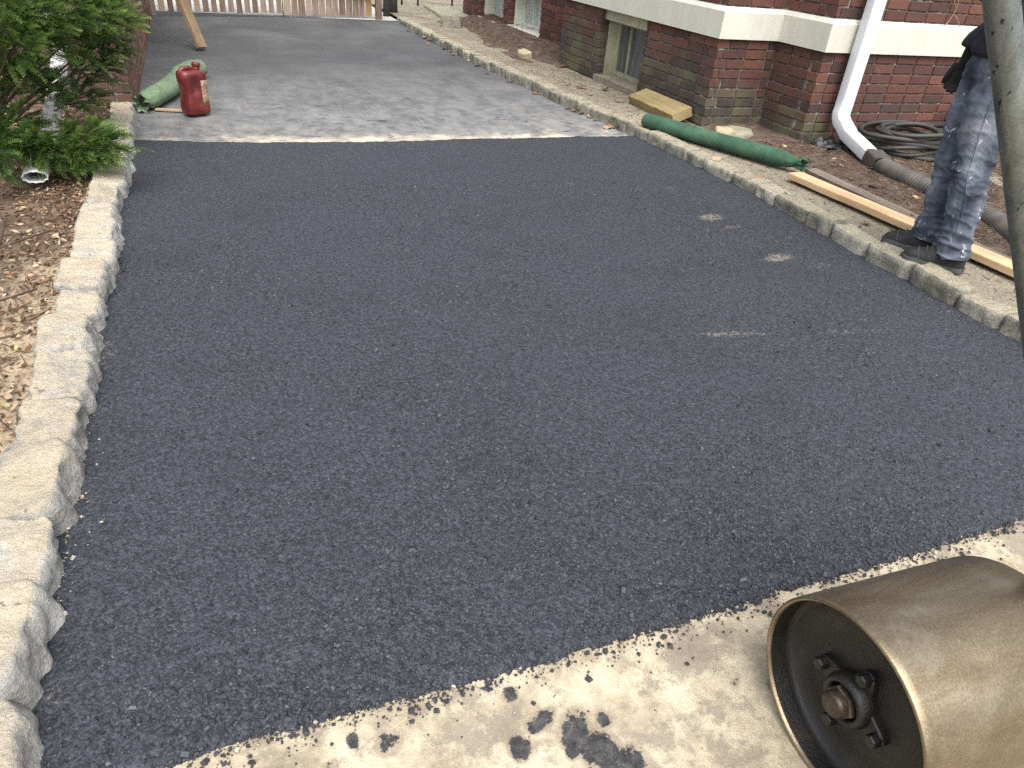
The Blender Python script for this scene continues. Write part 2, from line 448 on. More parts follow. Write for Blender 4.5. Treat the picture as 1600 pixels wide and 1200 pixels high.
def jeans_mat():
    t = NT('paint_splashed_denim')
    p = t.pos()
    a = t.noise(t.scalev(p, (1, 1, .5)), 6.5, 4, .5, .2)
    f = t.noise(t.scalev(p, (1, 1, .4)), 330, 3, .6)
    wr = t.noise(t.addv(t.scalev(p, (1, 1, 1.5)), (0, 0, 0)), 15, 4, .55, .8)
    col = t.ramp(t.math('ADD', t.math('MULTIPLY', a, .78), t.math('MULTIPLY', f, .22)),
                 [(.34, (.024, .029, .041)), (.46, (.064, .074, .096)), (.56, (.125, .140, .172)), (.68, (.25, .265, .295))])
    sp = t.math('MULTIPLY', t.step(t.noise(t.scalev(p, (1, 1, .6)), 24, 5, .65, .8), .625, .65), t.step(t.noise(p, 5, 2), .45, .53))
    col = t.mix(t.math('MULTIPLY', sp, .85), col, (.62, .64, .66))
    gr = t.step(t.noise(t.addv(p, (1, 2, 3)), 4, 4, .6), .56, .7)
    col = t.mix(t.math('MULTIPLY', gr, .45), col, (.12, .11, .095))
    return t.out(col, .92, normal=t.bump(t.math('ADD', wr, t.math('MULTIPLY', f, .12)), .4, .010), spec=.15)
M['jeans'] = jeans_mat()
M['sweat'] = fabric('black_sweatshirt', [(.3, (.010, .011, .014)), (.5, (.018, .020, .026)), (.7, (.034, .036, .046))])
M['glove'] = fabric('black_work_glove', [(.3, (.010, .010, .010)), (.5, (.022, .021, .020)), (.7, (.045, .043, .041))])
M['shoe'] = simple('dark_work_shoe', [(.3, (.005, .005, .006)), (.54, (.011, .011, .012)), (.74, (.045, .043, .04))], 26, .7, .8, .006)
M['sole'] = simple('shoe_sole', [(.3, (.025, .025, .026)), (.7, (.085, .085, .09))], 20, .7, .3)
M['skin'] = simple('skin', [(.3, (.42, .25, .18)), (.7, (.52, .33, .25))], 10, .55, .1)
M['hair'] = simple('dark_hair', [(.3, (.012, .009, .007)), (.7, (.03, .022, .016))], 60, .6, .5)

def tinted(name, stops, rough=.8, trans=0.0, spec=.3):
    t = NT(name)
    col = t.ramp(t.attr('tint'), stops)
    f = t.noise(t.pos(), 90, 3, .6)
    col = t.mix(t.math('MULTIPLY', t.step(f, .4, .75), .35), col, t.mix(1.0, col, (.5, .5, .5), 'MULTIPLY'))
    m = t.out(col, rough, spec=spec)
    if trans:
        tr = t.n('ShaderNodeBsdfTranslucent')
        t.set(tr.inputs[0], col)
        mx = t.n('ShaderNodeMixShader')
        mx.inputs[0].default_value = trans
        t.t.links.new(t.b.outputs[0], mx.inputs[1])
        t.t.links.new(tr.outputs[0], mx.inputs[2])
        t.t.links.new(mx.outputs[0], t.t.nodes['Material Output'].inputs[0])
    return m
M['leaf_litter'] = tinted('dry_leaves', [(0, (.055, .03, .018)), (.3, (.13, .072, .04)), (.6, (.23, .145, .085)), (.85, (.36, .265, .175)), (.95, (.45, .38, .28)), (1, (.36, .34, .07))])
M['mulch'] = tinted('shredded_mulch', [(0, (.03, .018, .012)), (.4, (.085, .05, .034)), (.75, (.16, .105, .072)), (1, (.33, .255, .18))])
M['crumb'] = tinted('grit', [(0, (.03, .031, .035)), (.45, (.05, .05, .055)), (.5, (.28, .24, .18)), (1, (.42, .38, .30))])
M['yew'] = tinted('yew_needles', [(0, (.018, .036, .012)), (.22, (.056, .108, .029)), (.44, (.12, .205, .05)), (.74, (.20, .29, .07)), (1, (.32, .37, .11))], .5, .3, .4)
M['bark'] = simple('yew_bark', [(.3, (.03, .018, .012)), (.7, (.10, .062, .045))], 20, .9, .7)
M['leaf_tan'] = tinted('fallen_leaf', [(0, (.13, .068, .034)), (.5, (.24, .145, .075)), (1, (.40, .31, .19))])
M['beige'] = simple('tan_board', [(.3, (.32, .22, .11)), (.7, (.44, .32, .18))], 4, .7, .1)
M['dark_post'] = simple('dark_weathered_post', [(.3, (.022, .02, .017)), (.7, (.055, .05, .043))], 15, .9, .5)
M['ystone'] = simple('yellow_rubble', [(.3, (.30, .25, .14)), (.7, (.46, .40, .27))], 14, .9, .6)
M['rock'] = simple('grey_rock', [(.3, (.10, .09, .07)), (.7, (.26, .24, .19))], 14, .9, .6)
M['vine'] = simple('dry_vine', [(.3, (.2, .13, .08)), (.7, (.36, .26, .17))], 20, .9, .3)
M['garage'] = painted('pale_render', (.62, .62, .60), (.5, .5, .47), .4, .7)

# ------------------------------------------------------------------ object helpers
def new_mesh(name, verts, faces, mat=None, smooth=False):
    me = bpy.data.meshes.new(name)
    me.from_pydata([tuple(v) for v in verts], [], [tuple(f) for f in faces])
    if mat is not None:
        me.materials.append(M[mat] if isinstance(mat, str) else mat)
    if smooth:
        me.polygons.foreach_set('use_smooth', [True] * len(me.polygons))
    me.update()
    return me
def np_mesh(name, V, Fc, mat, tint=None, smooth=False):
    me = bpy.data.meshes.new(name)
    V = np.asarray(V, np.float32)
    Fc = np.asarray(Fc, np.int32)
    k = Fc.shape[1]
    me.vertices.add(len(V))
    me.vertices.foreach_set('co', V.ravel())
    me.loops.add(Fc.size)
    me.loops.foreach_set('vertex_index', Fc.ravel())
    me.polygons.add(len(Fc))
    me.polygons.foreach_set('loop_start', np.arange(0, Fc.size, k, dtype=np.int32))
    me.polygons.foreach_set('use_smooth', np.full(len(Fc), smooth))
    me.materials.append(M[mat])
    if tint is not None:
        a = me.attributes.new('tint', 'FLOAT', 'POINT')
        a.data.foreach_set('value', np.asarray(tint, np.float32))
    me.update(calc_edges=True)
    me.validate()
    return me
def link(name, me, parent=None, loc=(0, 0, 0), mat=None):
    o = bpy.data.objects.new(name, me)
    COL.objects.link(o)
    o.location = loc
    if parent is not None:
        o.parent = parent
    return o
def tag(o, label=None, cat=None, group=None, kind=None):
    if label: o['label'] = label
    if cat: o['category'] = cat
    if group: o['group'] = group
    if kind: o['kind'] = kind
    return o
def empty(name, loc, label, cat, group=None):
    o = bpy.data.objects.new(name, None)
    COL.objects.link(o)
    o.location = loc
    o.empty_display_size = .1
    return tag(o, label, cat, group)
BOXF = [(0, 3, 2, 1), (4, 5, 6, 7), (0, 1, 5, 4), (1, 2, 6, 5), (2, 3, 7, 6), (3, 0, 4, 7)]
def boxv(x0, x1, y0, y1, z0, z1):
    return [(x0, y0, z0), (x1, y0, z0), (x1, y1, z0), (x0, y1, z0), (x0, y0, z1), (x1, y0, z1), (x1, y1, z1), (x0, y1, z1)]
def boxes(name, lst, mat, parent=None, loc=(0, 0, 0), bevel=0.0):
    V, Fc = [], []
    for b in lst:
        n = len(V)
        V += [tuple(np.array(v) - np.array(loc)) for v in boxv(*b)]
        Fc += [tuple(i + n for i in f) for f in BOXF]
    me = new_mesh(name, V, Fc, mat)
    if bevel:
        bm = bmesh.new()
        bm.from_mesh(me)
        bmesh.ops.bevel(bm, geom=bm.edges[:], offset=bevel, segments=2, profile=.5, affect='EDGES')
        bm.to_mesh(me)
        bm.free()
    o = bpy.data.objects.new(name, me)
    COL.objects.link(o)
    if parent is not None:
        o.parent = parent
        o.location = Vector(loc) - parent.location if parent.parent is None else Vector(loc)
    else:
        o.location = loc
    return o
def frame_path(P):
    P = [Vector(p) for p in P]
    T = []
    for i in range(len(P)):
        a = P[max(i - 1, 0)]
        b = P[min(i + 1, len(P) - 1)]
        T.append((b - a).normalized())
    ref = Vector((0, 0, 1)) if abs(T[0].z) < .9 else Vector((1, 0, 0))
    U = (ref - T[0] * ref.dot(T[0])).normalized()
    out = []
    for i in range(len(P)):
        U = (U - T[i] * U.dot(T[i])).normalized()
        out.append((P[i], T[i], U, T[i].cross(U)))
    return out
def tube(P, R, n=12, cap=True, shape=None):
    """loft along P; R is radius or list of radius or (ra, rb)"""
    fr = frame_path(P)
    V, Fc = [], []
    for i, (p, t, u, v) in enumerate(fr):
        r = R[i] if isinstance(R, (list, np.ndarray)) else R
        ra, rb = r if isinstance(r, (tuple, list)) else (r, r)
        for k in range(n):
            a = 2 * math.pi * k / n
            s = shape(i, a) if shape else 1.0
            V.append(p + u * (ra * math.cos(a) * s) + v * (rb * math.sin(a) * s))
    m = len(fr)
    for i in range(m - 1):
        for k in range(n):
            a, b = i * n + k, i * n + (k + 1) % n
            Fc.append((a, b, b + n, a + n))
    if cap:
        Fc.append(tuple(range(n))[::-1])
        Fc.append(tuple((m - 1) * n + k for k in range(n)))
    return V, Fc
def join(parts):
    V, Fc = [], []
    for v, f in parts:
        n = len(V)
        V += list(v)
        Fc += [tuple(i + n for i in q) for q in f]
    return V, Fc
def smooth_path(P, k=8):
    P = [Vector(p) for p in P]
    out = []
    for i in range(len(P) - 1):
        p0, p1, p2, p3 = P[max(i - 1, 0)], P[i], P[i + 1], P[min(i + 2, len(P) - 1)]
        for j in range(k):
            t = j / k
            out.append(.5 * ((2 * p1) + (p2 - p0) * t + (2 * p0 - 5 * p1 + 4 * p2 - p3) * t * t + (3 * p1 - p0 - 3 * p2 + p3) * t ** 3))
    out.append(P[-1])
    return out
def rel(V, loc):
    L = Vector(loc)
    return [Vector(v) - L for v in V]
def nz(p, s=1.0, o=0.0):
    return mn.noise(Vector((p[0] * s + o, p[1] * s + o * 1.7, p[2] * s - o)))
def scatter(name, tv, tf, locs, mats, mat, tint):
    """tv (k,3) template, locs (n,3), mats (n,3,3)"""
    tv = np.asarray(tv)
    n, k = len(locs), len(tv)
    V = np.einsum('nij,kj->nki', mats, tv) + locs[:, None, :]
    Fc = (np.asarray(tf)[None] + (np.arange(n) * k)[:, None, None]).reshape(-1, len(tf[0]))
    return np_mesh(name, V.reshape(-1, 3), Fc, mat, np.repeat(tint, k))
def rots(n, tilt):
    """random z spin times a random tilt (radians, sigma)"""
    a = rng.uniform(0, 2 * np.pi, n)
    tx = rng.normal(0, tilt, n)
    ty = rng.normal(0, tilt, n)
    z = np.zeros(n)
    Rz = np.stack([np.stack([np.cos(a), -np.sin(a), z], -1), np.stack([np.sin(a), np.cos(a), z], -1), np.stack([z, z, z + 1], -1)], 1)
    Rx = np.stack([np.stack([z + 1, z, z], -1), np.stack([z, np.cos(tx), -np.sin(tx)], -1), np.stack([z, np.sin(tx), np.cos(tx)], -1)], 1)
    Ry = np.stack([np.stack([np.cos(ty), z, np.sin(ty)], -1), np.stack([z, z + 1, z], -1), np.stack([-np.sin(ty), z, np.cos(ty)], -1)], 1)
    return Rz @ Rx @ Ry

# ------------------------------------------------------------------ ground, drive and walk
def sheet(name, xs, ys, zf, mat, kind='structure', attr=None):
    """grid mesh: xs(t), ys arrays; zf(x,y)"""
    nx, ny = len(xs[0]) if isinstance(xs, list) else xs.shape[1], len(ys)
    V = np.zeros((ny, nx, 3))
    V[..., 0] = xs
    V[..., 1] = ys
    V[..., 2] = zf(V[..., 0], V[..., 1])
    i = np.arange(ny * nx).reshape(ny, nx)
    Fc = np.stack([i[:-1, :-1], i[:-1, 1:], i[1:, 1:], i[1:, :-1]], -1).reshape(-1, 4)
    me = np_mesh(name, V.reshape(-1, 3), Fc, mat, smooth=True)
    if attr:
        a = me.attributes.new(attr[0], 'FLOAT', 'POINT')
        a.data.foreach_set('value', attr[1](V[..., 0], V[..., 1]).ravel().astype(np.float32))
    o = link(name, me)
    tag(o, kind=kind)
    return o
def vnoise(x, y, s, seed=0, oct=3):
    """cheap value noise in numpy, -1..1"""
    out = np.zeros_like(x, dtype=float)
    amp = 1.0
    tot = 0
    for o in range(oct):
        g = np.random.default_rng(seed + o * 13).uniform(-1, 1, (64, 64))
        X, Y = x * s, y * s
        xi, yi = np.floor(X).astype(int), np.floor(Y).astype(int)
        fx, fy = X - xi, Y - yi
        fx, fy = fx * fx * (3 - 2 * fx), fy * fy * (3 - 2 * fy)
        a = g[yi % 64, xi % 64] * (1 - fx) + g[yi % 64, (xi + 1) % 64] * fx
        b = g[(yi + 1) % 64, xi % 64] * (1 - fx) + g[(yi + 1) % 64, (xi + 1) % 64] * fx
        out += amp * (a * (1 - fy) + b * fy)
        tot += amp
        amp *= .5
        s *= 2.1
    return out / tot
KERB_R = np.array([(3.28, 0.0), (3.28, 1.73), (3.29, 2.12), (3.305, 2.69), (3.345, 3.21), (3.385, 3.85), (3.375, 4.62), (3.325, 5.5), (3.205, 6.61), (3.125, 7.85), (3.05, 9.19), (3.01, 10.87), (2.97, 12.3)])
def kerb_x(y):
    return np.interp(y, KERB_R[:, 1], KERB_R[:, 0])

# one big ground sheet
g0 = np.linspace(-60, 60, 5)
o = sheet('ground', np.tile(g0, (5, 1)), g0[:, None], lambda x, y: x * 0 - .12, 'soil_dry')

# concrete apron by the street, tar drops as a mask
def tar_mask(x, y):
    r = x * 0
    for (bx, by, a, b, rot, s) in [(.545, .715, .045, .032, .9, 1), (.575, .66, .05, .038, -.6, 1), (.60, .60, .06, .05, 0, 1), (.49, .757, .03, .018, .5, 1), (.468, .75, .02, .018, 0, 1), (.417, .715, .022, .026, 0, 1),
                                   (.615, .715, .016, .02, 0, 1), (.521, .673, .016, .017, 0, 1), (.169, .811, .028, .024, .3, .8), (.49, .62, .028, .02, 0, .9), (.445, .835, .016, .018, 0, .9),
                                   (.10, .84, .012, .018, 0, .9), (.05, .80, .02, .018, 0, .45), (.245, .865, .02, .018, 0, .45), (1.03, .66, .018, .022, 0, .5), (.95, .70, .02, .012, .5, .5), (.28, .66, .03, .03, 0, .5), (0.05, .70, .03, .03, 0, .6), (-.1, .80, .02, .02, 0, .7)]:
        dx, dy = x - bx, y - by
        u = (dx * math.cos(rot) + dy * math.sin(rot)) / a
        v = (-dx * math.sin(rot) + dy * math.cos(rot)) / b
        r = np.maximum(r, s * np.clip(1.5 - np.sqrt(u * u + v * v), 0, 1))
    return r
xa = np.linspace(-.62, 3.4, 500)
ya = np.concatenate([np.linspace(-4, .2, 8), np.linspace(.25, 1.0, 110)])
sheet('concrete_apron', np.tile(xa, (len(ya), 1)), ya[:, None], lambda x, y: -.014 + .003 * vnoise(x, y, 3.0, 5), 'apron', attr=('tar', tar_mask))

# weathered drive beyond the patch
yo = np.linspace(5.0, 12.3, 160)
t01 = np.linspace(0, 1, 90)
xo = np.stack([-.62 + t01 * (kerb_x(y) + .06 + .62) for y in yo])
sheet('weathered_driveway', xo, yo[:, None], lambda x, y: -.012 + .006 * vnoise(x, y, .8, 3) + .05 * np.clip((y - 10.5) / 2, 0, 1) ** 2, 'old_asphalt')
# pale slab past the gate
gx = np.linspace(-.7, 3.0, 12)
gy = np.linspace(12.2, 19, 20)
sheet('yard_slab', np.tile(gx, (20, 1)), gy[:, None], lambda x, y: x * 0 + .028, 'old_concrete')

# fresh asphalt patch
DUST = [(2.80, 3.44, .10, .055, .2, 1.0), (2.83, 3.27, .09, .03, .1, .75), (2.80, 2.81, .11, .05, .2, 1.0), (2.95, 2.66, .08, .03, .2, .6), (1.98, 2.12, .20, .028, -.2, .75), (2.55, 2.01, .22, .025, -.15, .6), (2.18, 4.18, .06, .04, 0, .6),
        (2.86, 4.0, .10, .05, .3, .55), (2.55, 4.3, .12, .04, .2, .4), (-.46, 2.55, .045, .12, 0, .6), (-.46, 2.2, .035, .12, 0, .5), (-.45, 1.12, .03, .04, 0, .6), (-.15, 1.02, .05, .03, .6, .5), (-.07, 1.16, .03, .02, .6, .3), (-.2, 2.1, .05, .03, 0, .4), (3.2, 1.95, .09, .05, 0, .35), (2.2, 3.7, .12, .05, 0, .3)]
def dust_mask(x, y):
    r = x * 0
    for (bx, by, a, b, rot, s) in DUST:
        dx, dy = x - bx, y - by
        u = (dx * math.cos(rot) + dy * math.sin(rot)) / a
        v = (-dx * math.sin(rot) + dy * math.cos(rot)) / b
        r = np.maximum(r, s * np.clip(1.6 - np.sqrt(u * u + v * v), 0, 1))
    return r
def near_edge(x):
    return .875 + .008 * vnoise(x, x * 0, 2.0, 21) + .010 * vnoise(x, x * 0 + 5, 26, 22) + .024 * np.exp(-((x + .1) / .45) ** 2)
def far_edge(x):
    return 5.37 + .10 * np.clip((.3 - x) / .8, 0, 1) + .05 * vnoise(x, x * 0, .8, 31) + .012 * vnoise(x, x * 0 + 3, 11, 32) + .010 * vnoise(x, x * 0 + 9, 40, 33)
nx_, ny_ = 420, 380
s01 = np.linspace(0, 1, nx_)
tt = np.linspace(0, 1, ny_) ** 1.35
XX = np.zeros((ny_, nx_))
YY = np.zeros((ny_, nx_))
for j, tv_ in enumerate(tt):
    yl = .875 + tv_ * (5.37 - .875)
    x = -.56 + s01 * (kerb_x(yl) + .05 + .56)
    XX[j] = x
    YY[j] = near_edge(x) * (1 - tv_) + far_edge(x) * tv_
def zpatch(x, y):
    d = np.minimum(y - near_edge(x), (far_edge(x) - y) * 1.2)
    return .004 * vnoise(x, y, 1.4, 41) + .0028 * vnoise(x, y, 30, 42, 2) - .02 * np.exp(-np.clip(d, 0, 1) / .012)
sheet('fresh_asphalt', XX, YY, zpatch, 'asphalt', attr=('dust', dust_mask))
print('patch ok')

# stone chips standing proud of the mat (too many to count)
n = 95000
cy_ = .88 + (rng.uniform(0, 1, n) ** 1.9) * 3.4
cx_ = rng.uniform(-.48, 3.3, n)
keep = (cx_ < kerb_x(cy_) - .02) & (cy_ > near_edge(cx_) - .006)
# keep only what the lens can make out, coarser where the mat segregated
seg = vnoise(cx_, cy_, 1.6, 51) + .5 * vnoise(cx_, cy_, 5, 52)
keep &= rng.uniform(-.75, .75, n) < 1.4 * seg - .05
cx_, cy_, seg = cx_[keep], cy_[keep], seg[keep]
n = len(cx_)
tv = np.array([(-1, -.8, -.6), (1, -.9, -.6), (.9, .8, -.6), (-.8, 1, -.6), (-.6, -.5, .45), (.55, -.6, .6), (.6, .45, .5), (-.5, .6, .35)])
tf = [(4, 5, 6, 7), (0, 1, 5, 4), (1, 2, 6, 5), (2, 3, 7, 6), (3, 0, 4, 7)]
sz = np.exp(rng.normal(math.log(.0030), .36, n)) * (1 + .35 * np.clip(seg, 0, 1))
sz = np.clip(sz, .0018, .0105)
S = np.stack([sz * rng.uniform(.8, 1.4, n), sz * rng.uniform(.6, 1.0, n), sz * rng.uniform(.55, 1.0, n)], -1)
mats = rots(n, .28) * S[:, None, :]
loc = np.stack([cx_, cy_, zpatch(cx_, cy_) + sz * .12], -1)
me = scatter('asphalt_stone_chips', tv, tf, loc, mats, 'chip', np.clip(rng.beta(2, 2.6, n) + (rng.uniform(0, 1, n) < .03) * .5, 0, 1))
tag(link('asphalt_stone_chips', me), 'dark tar-coated stone chips in the fresh asphalt surface', 'asphalt', kind='stuff')
# crumbs spilled over the near edge and sandy grit along the kerb
n = 2300
ex = rng.uniform(-.5, 2.5, n)
off = rng.exponential(.02, n)
ey = near_edge(ex) - off + .008
k2 = rng.uniform(0, 1, n) < .25 + .75 * (vnoise(ex, ex * 0, 2.2, 61) > -.1)
ex, ey = ex[k2], ey[k2]
n1 = len(ex)
ka = 260
kx = -.485 + rng.exponential(.016, ka)
ky = np.abs(rng.normal(0, 1.2, ka)) + .95
kk = vnoise(kx * 0, ky, 1.5, 62) > 0
kx, ky = kx[kk], ky[kk]
n2 = len(kx)
sz = np.clip(np.exp(rng.normal(math.log(.0021), .55, n1 + n2)), .0008, .009)
S = np.stack([sz, sz * .8, sz * .7], -1)
tint = np.concatenate([np.where(rng.uniform(0, 1, n1) < .86, rng.uniform(0, .45, n1), rng.uniform(.5, 1, n1)), rng.uniform(.5, 1, n2)])
sz[n1:] *= .6
loc = np.concatenate([np.stack([ex, ey, -.012 + sz[:n1] * .5], -1), np.stack([kx, ky, sz[n1:] * .4], -1)])
me = scatter('loose_grit', tv, tf, loc, rots(n1 + n2, .5) * S[:, None, :], 'crumb', tint)
tag(link('loose_grit', me), 'loose asphalt crumbs and sandy grit along the patch edges', 'grit', kind='stuff')

# walk on the house side and the mulch beds
yw = np.linspace(-1, 16, 170)
xw = np.stack([kerb_x(y) + .05 + t01 * (7.2 - kerb_x(y)) for y in yw])
def zwalk(x, y):
    return .066 + .006 * vnoise(x, y, 2, 71) - .02 * np.clip(x - 4.3, 0, 1)
sheet('concrete_walk', xw, yw[:, None], zwalk, 'walk')
def zbed(x, y):
    return .050 + .024 * vnoise(x, y, 2.3, 81) + .05 * np.clip((x - bed_x(y)) / .15, 0, 1) - .045 * np.clip(x - 4.4, 0, 1)
def bed_x(y):
    return np.interp(y, [0, 2.2, 3.4, 4.1, 4.6, 5.0], [3.95, 3.86, 3.84, 3.98, 4.12, 3.95]) + .04 * vnoise(y, y * 0, 3, 82)
yb = np.linspace(0, 5.335, 90)
xb = np.stack([bed_x(np.array([y]))[0] - .05 + t01 * (7.2 - bed_x(np.array([y]))[0]) for y in yb])
sheet('mulch_bed', xb, yb[:, None], zbed, 'mulch_soil')
def zbed2(x, y):
    return .06 + .13 * np.clip((x - (3.62 + .25 * np.abs(y - 10) / 2)) / .6, 0, 1) + .02 * vnoise(x, y, 3, 84)
yb = np.linspace(8.1, 12.4, 60)
xb = np.tile(np.linspace(3.55, 4.75, 40), (60, 1))
sheet('far_mulch_bed', xb, yb[:, None], zbed2, 'mulch_soil')

# planting bed on the left
def zleft(x, y):
    d = np.clip((-.60 - x) / .5, 0, 1)
    return .052 + .024 * vnoise(x, y, 1.6, 91) + .012 * vnoise(x, y, 9, 92) - .03 * d
yl = np.concatenate([np.linspace(-3, 1, 20), np.linspace(1.05, 7, 160)])
xl = np.tile(np.linspace(-5, -.60, 120), (len(yl), 1))
sheet('planting_bed', xl, yl[:, None], zleft, 'soil')

# ------------------------------------------------------------------ stone kerbs
def rough_block(L, W, Hh, seed, nu=(14, 8, 6), amp=1.0, splay=0.0):
    bm = bmesh.new()
    verts = {}
    def vid(i, j, k):
        key = (i, j, k)
        if key not in verts:
            p = np.array([(2 * i / nu[0] - 1) * L / 2, (2 * j / nu[1] - 1) * W / 2, (2 * k / nu[2] - 1) * Hh / 2])
            h = np.array([L / 2, W / 2, Hh / 2])
            r = min(W, Hh) * .085
            q = np.clip(p, -(h - r), h - r)
            d = p - q
            ln = np.linalg.norm(d)
            nrm = d / ln if ln > 1e-9 else np.array([0, 0, 1.])
            if ln > 1e-9:
                p = q + nrm * r
            top = max(0.0, nrm[2])
            rid = lambda sc, o: .35 - abs(nz(p, sc, o)) * 1.5
            dsp = amp * ((.012 - .005 * top) * nz(p, 7, seed * 3.1) + (.013 - .007 * top) * rid(11, seed * 1.7) + (.007 - .003 * top) * rid(27, seed * 2.3) + .002 * nz(p, 70, seed))
            # corners broken off unevenly
            sk = nz((seed * 5.3, k * .01, 0), 1) * .12
            p = p + nrm * dsp
            p[0] += p[1] * sk
            if p[1] < 0:
                fr_ = -p[1] / (W / 2)
                p[1] -= splay * (.5 - p[2] / Hh) * fr_
                p[1] += .022 * fr_ * max(0, abs(p[0]) / (L / 2) - .72) / .28
            p[2] += p[0] * nz((seed * 9.1, 1, 1)) * .10
            verts[key] = bm.verts.new(p)
        return verts[key]
    N = nu
    def quad(a, b, c, d):
        try:
            bm.faces.new((vid(*a), vid(*b), vid(*c), vid(*d)))
        except ValueError:
            pass
    for i in range(N[0]):
        for j in range(N[1]):
            quad((i, j, N[2]), (i + 1, j, N[2]), (i + 1, j + 1, N[2]), (i, j + 1, N[2]))
    for i in range(N[0]):
        for k in range(N[2]):
            quad((i, 0, k), (i + 1, 0, k), (i + 1, 0, k + 1), (i, 0, k + 1))
            quad((i + 1, N[1], k), (i, N[1], k), (i, N[1], k + 1), (i + 1, N[1], k + 1))
    for j in range(N[1]):
        for k in range(N[2]):
            quad((0, j + 1, k), (0, j, k), (0, j, k + 1), (0, j + 1, k + 1))
            quad((N[0], j, k), (N[0], j + 1, k), (N[0], j + 1, k + 1), (N[0], j, k + 1))
    bmesh.ops.recalc_face_normals(bm, faces=bm.faces[:])
    for f_ in bm.faces:
        f_.smooth = True
    me = bpy.data.meshes.new('kerb_stone')
    bm.to_mesh(me)
    bm.free()
    return me
# left kerb: runs along Y at x about -0.56
bed_l = boxes('stone_kerb_by_planting_bed', [(-.64, -.535, -.5, 6.22, -.1, .064)], 'sand_joint')
tag(bed_l, kind='structure')
joints = [.28, .56, .80, 1.096, 1.368, 1.627, 1.915, 2.156, 2.466, 2.70, 2.955, 3.22, 3.46, 3.72, 3.98, 4.255, 4.55, 4.83, 5.10, 5.38, 5.66, 5.94, 6.20]
for i in range(len(joints) - 1):
    L = joints[i + 1] - joints[i]
    me = rough_block(L + .010, .150 + random.uniform(-.015, .02), .25, i + 3, (28, 15, 14), 1.3, .055)
    me.materials.append(M['stone_left'])
    o = link('kerb_stone', me, bed_l)
    o.location = (-.565 + random.uniform(-.014, .012), (joints[i] + joints[i + 1]) / 2, -.038 + random.uniform(-.012, .012))
    o.rotation_euler = (random.uniform(-.05, .16), random.uniform(-.05, .05), math.pi / 2 + random.uniform(-.08, .08))
# right kerb follows the drive
arc = [Vector((x, y, 0)) for x, y in KERB_R]
pts = []
for a, b in zip(arc[:-1], arc[1:]):
    for k in range(40):
        pts.append(a.lerp(b, k / 40))
pts.append(arc[-1])
cum = [0]
for a, b in zip(pts[:-1], pts[1:]):
    cum.append(cum[-1] + (b - a).length)
def at_len(s):
    i = int(np.searchsorted(cum, s))
    i = min(max(i, 1), len(pts) - 1)
    f = (s - cum[i - 1]) / (cum[i] - cum[i - 1])
    return pts[i - 1].lerp(pts[i], f), (pts[i] - pts[i - 1]).normalized()
V, Fc = [], []
for i, p in enumerate(pts[::10]):
    V += [(p.x + .03, p.y, -.1), (p.x + .03, p.y, .03), (p.x + .15, p.y, .055), (p.x + .15, p.y, -.1)]
for i in range(len(V) // 4 - 1):
    for k in range(3):
        Fc.append((i * 4 + k, i * 4 + k + 1, i * 4 + 5 + k, i * 4 + 4 + k))
kr = tag(link('stone_kerb_by_walk', new_mesh('stone_kerb_by_walk', V, Fc, 'mortar')), kind='structure')
variants = []
for k in range(9):
    me = rough_block(1.0 * .27, .15, .2, 40 + k, (15, 9, 8), 1.1)
    me.materials.append(M['stone_right'])
    variants.append(me)
s = .6
k = 0
while s < cum[-1] - .1:
    L = random.uniform(.20, .34) if s < 7 else random.uniform(.18, .27)
    p, d = at_len(s + L / 2)
    o = link('kerb_stone', variants[(k * 5 + k // 7) % 9], kr)
    nrm = Vector((d.y, -d.x, 0))
    p = p + nrm * (.078 + random.uniform(-.008, .01))
    o.location = (p.x, p.y, -.018 + random.uniform(-.01, .012))
    flip = random.choice((0, math.pi))
    o.rotation_euler = (random.uniform(-.04, .04), random.uniform(-.02, .02), math.atan2(d.y, d.x) + flip + random.uniform(-.03, .03))
    o.scale = ((L - .006) / .27, random.uniform(.92, 1.08), random.uniform(.95, 1.05))
    s += L
    k += 1
print('kerbs', k)

# ------------------------------------------------------------------ the brick house
HX, HY1, HX2, HY2 = 4.0, 5.337, 4.6, 4.771            # wall planes
house = empty('brick_house', (5.5, 7.0, 0.0), 'red brick house with cream band and basement windows beside the driveway', 'house')
HL = house.location
COURSE, BL, BH, BD = .0772, .2275, .0672, .105
def unit_brick(seed):
    bm = bmesh.new()
    bmesh.ops.create_cube(bm, size=1)
    for v in bm.verts:
        v.co += Vector((nz(v.co, 3, seed), nz(v.co, 3, seed + 5), nz(v.co, 3, seed + 9))) * .022
    bmesh.ops.scale(bm, verts=bm.verts[:], vec=(BL - .0095, BD, BH))
    bmesh.ops.bevel(bm, geom=bm.edges[:], offset=.0045, segments=1, affect='EDGES')
    me = bpy.data.meshes.new('brick')
    bm.to_mesh(me)
    bm.free()
    me.materials.append(M['brick'])
    return me
UB = [unit_brick(k * 2.3) for k in range(6)]
UBS = []
for k in range(3):
    me = UB[k].copy()
    me.materials.clear()
    me.materials.append(M['brick_front'])
    UBS.append(me)
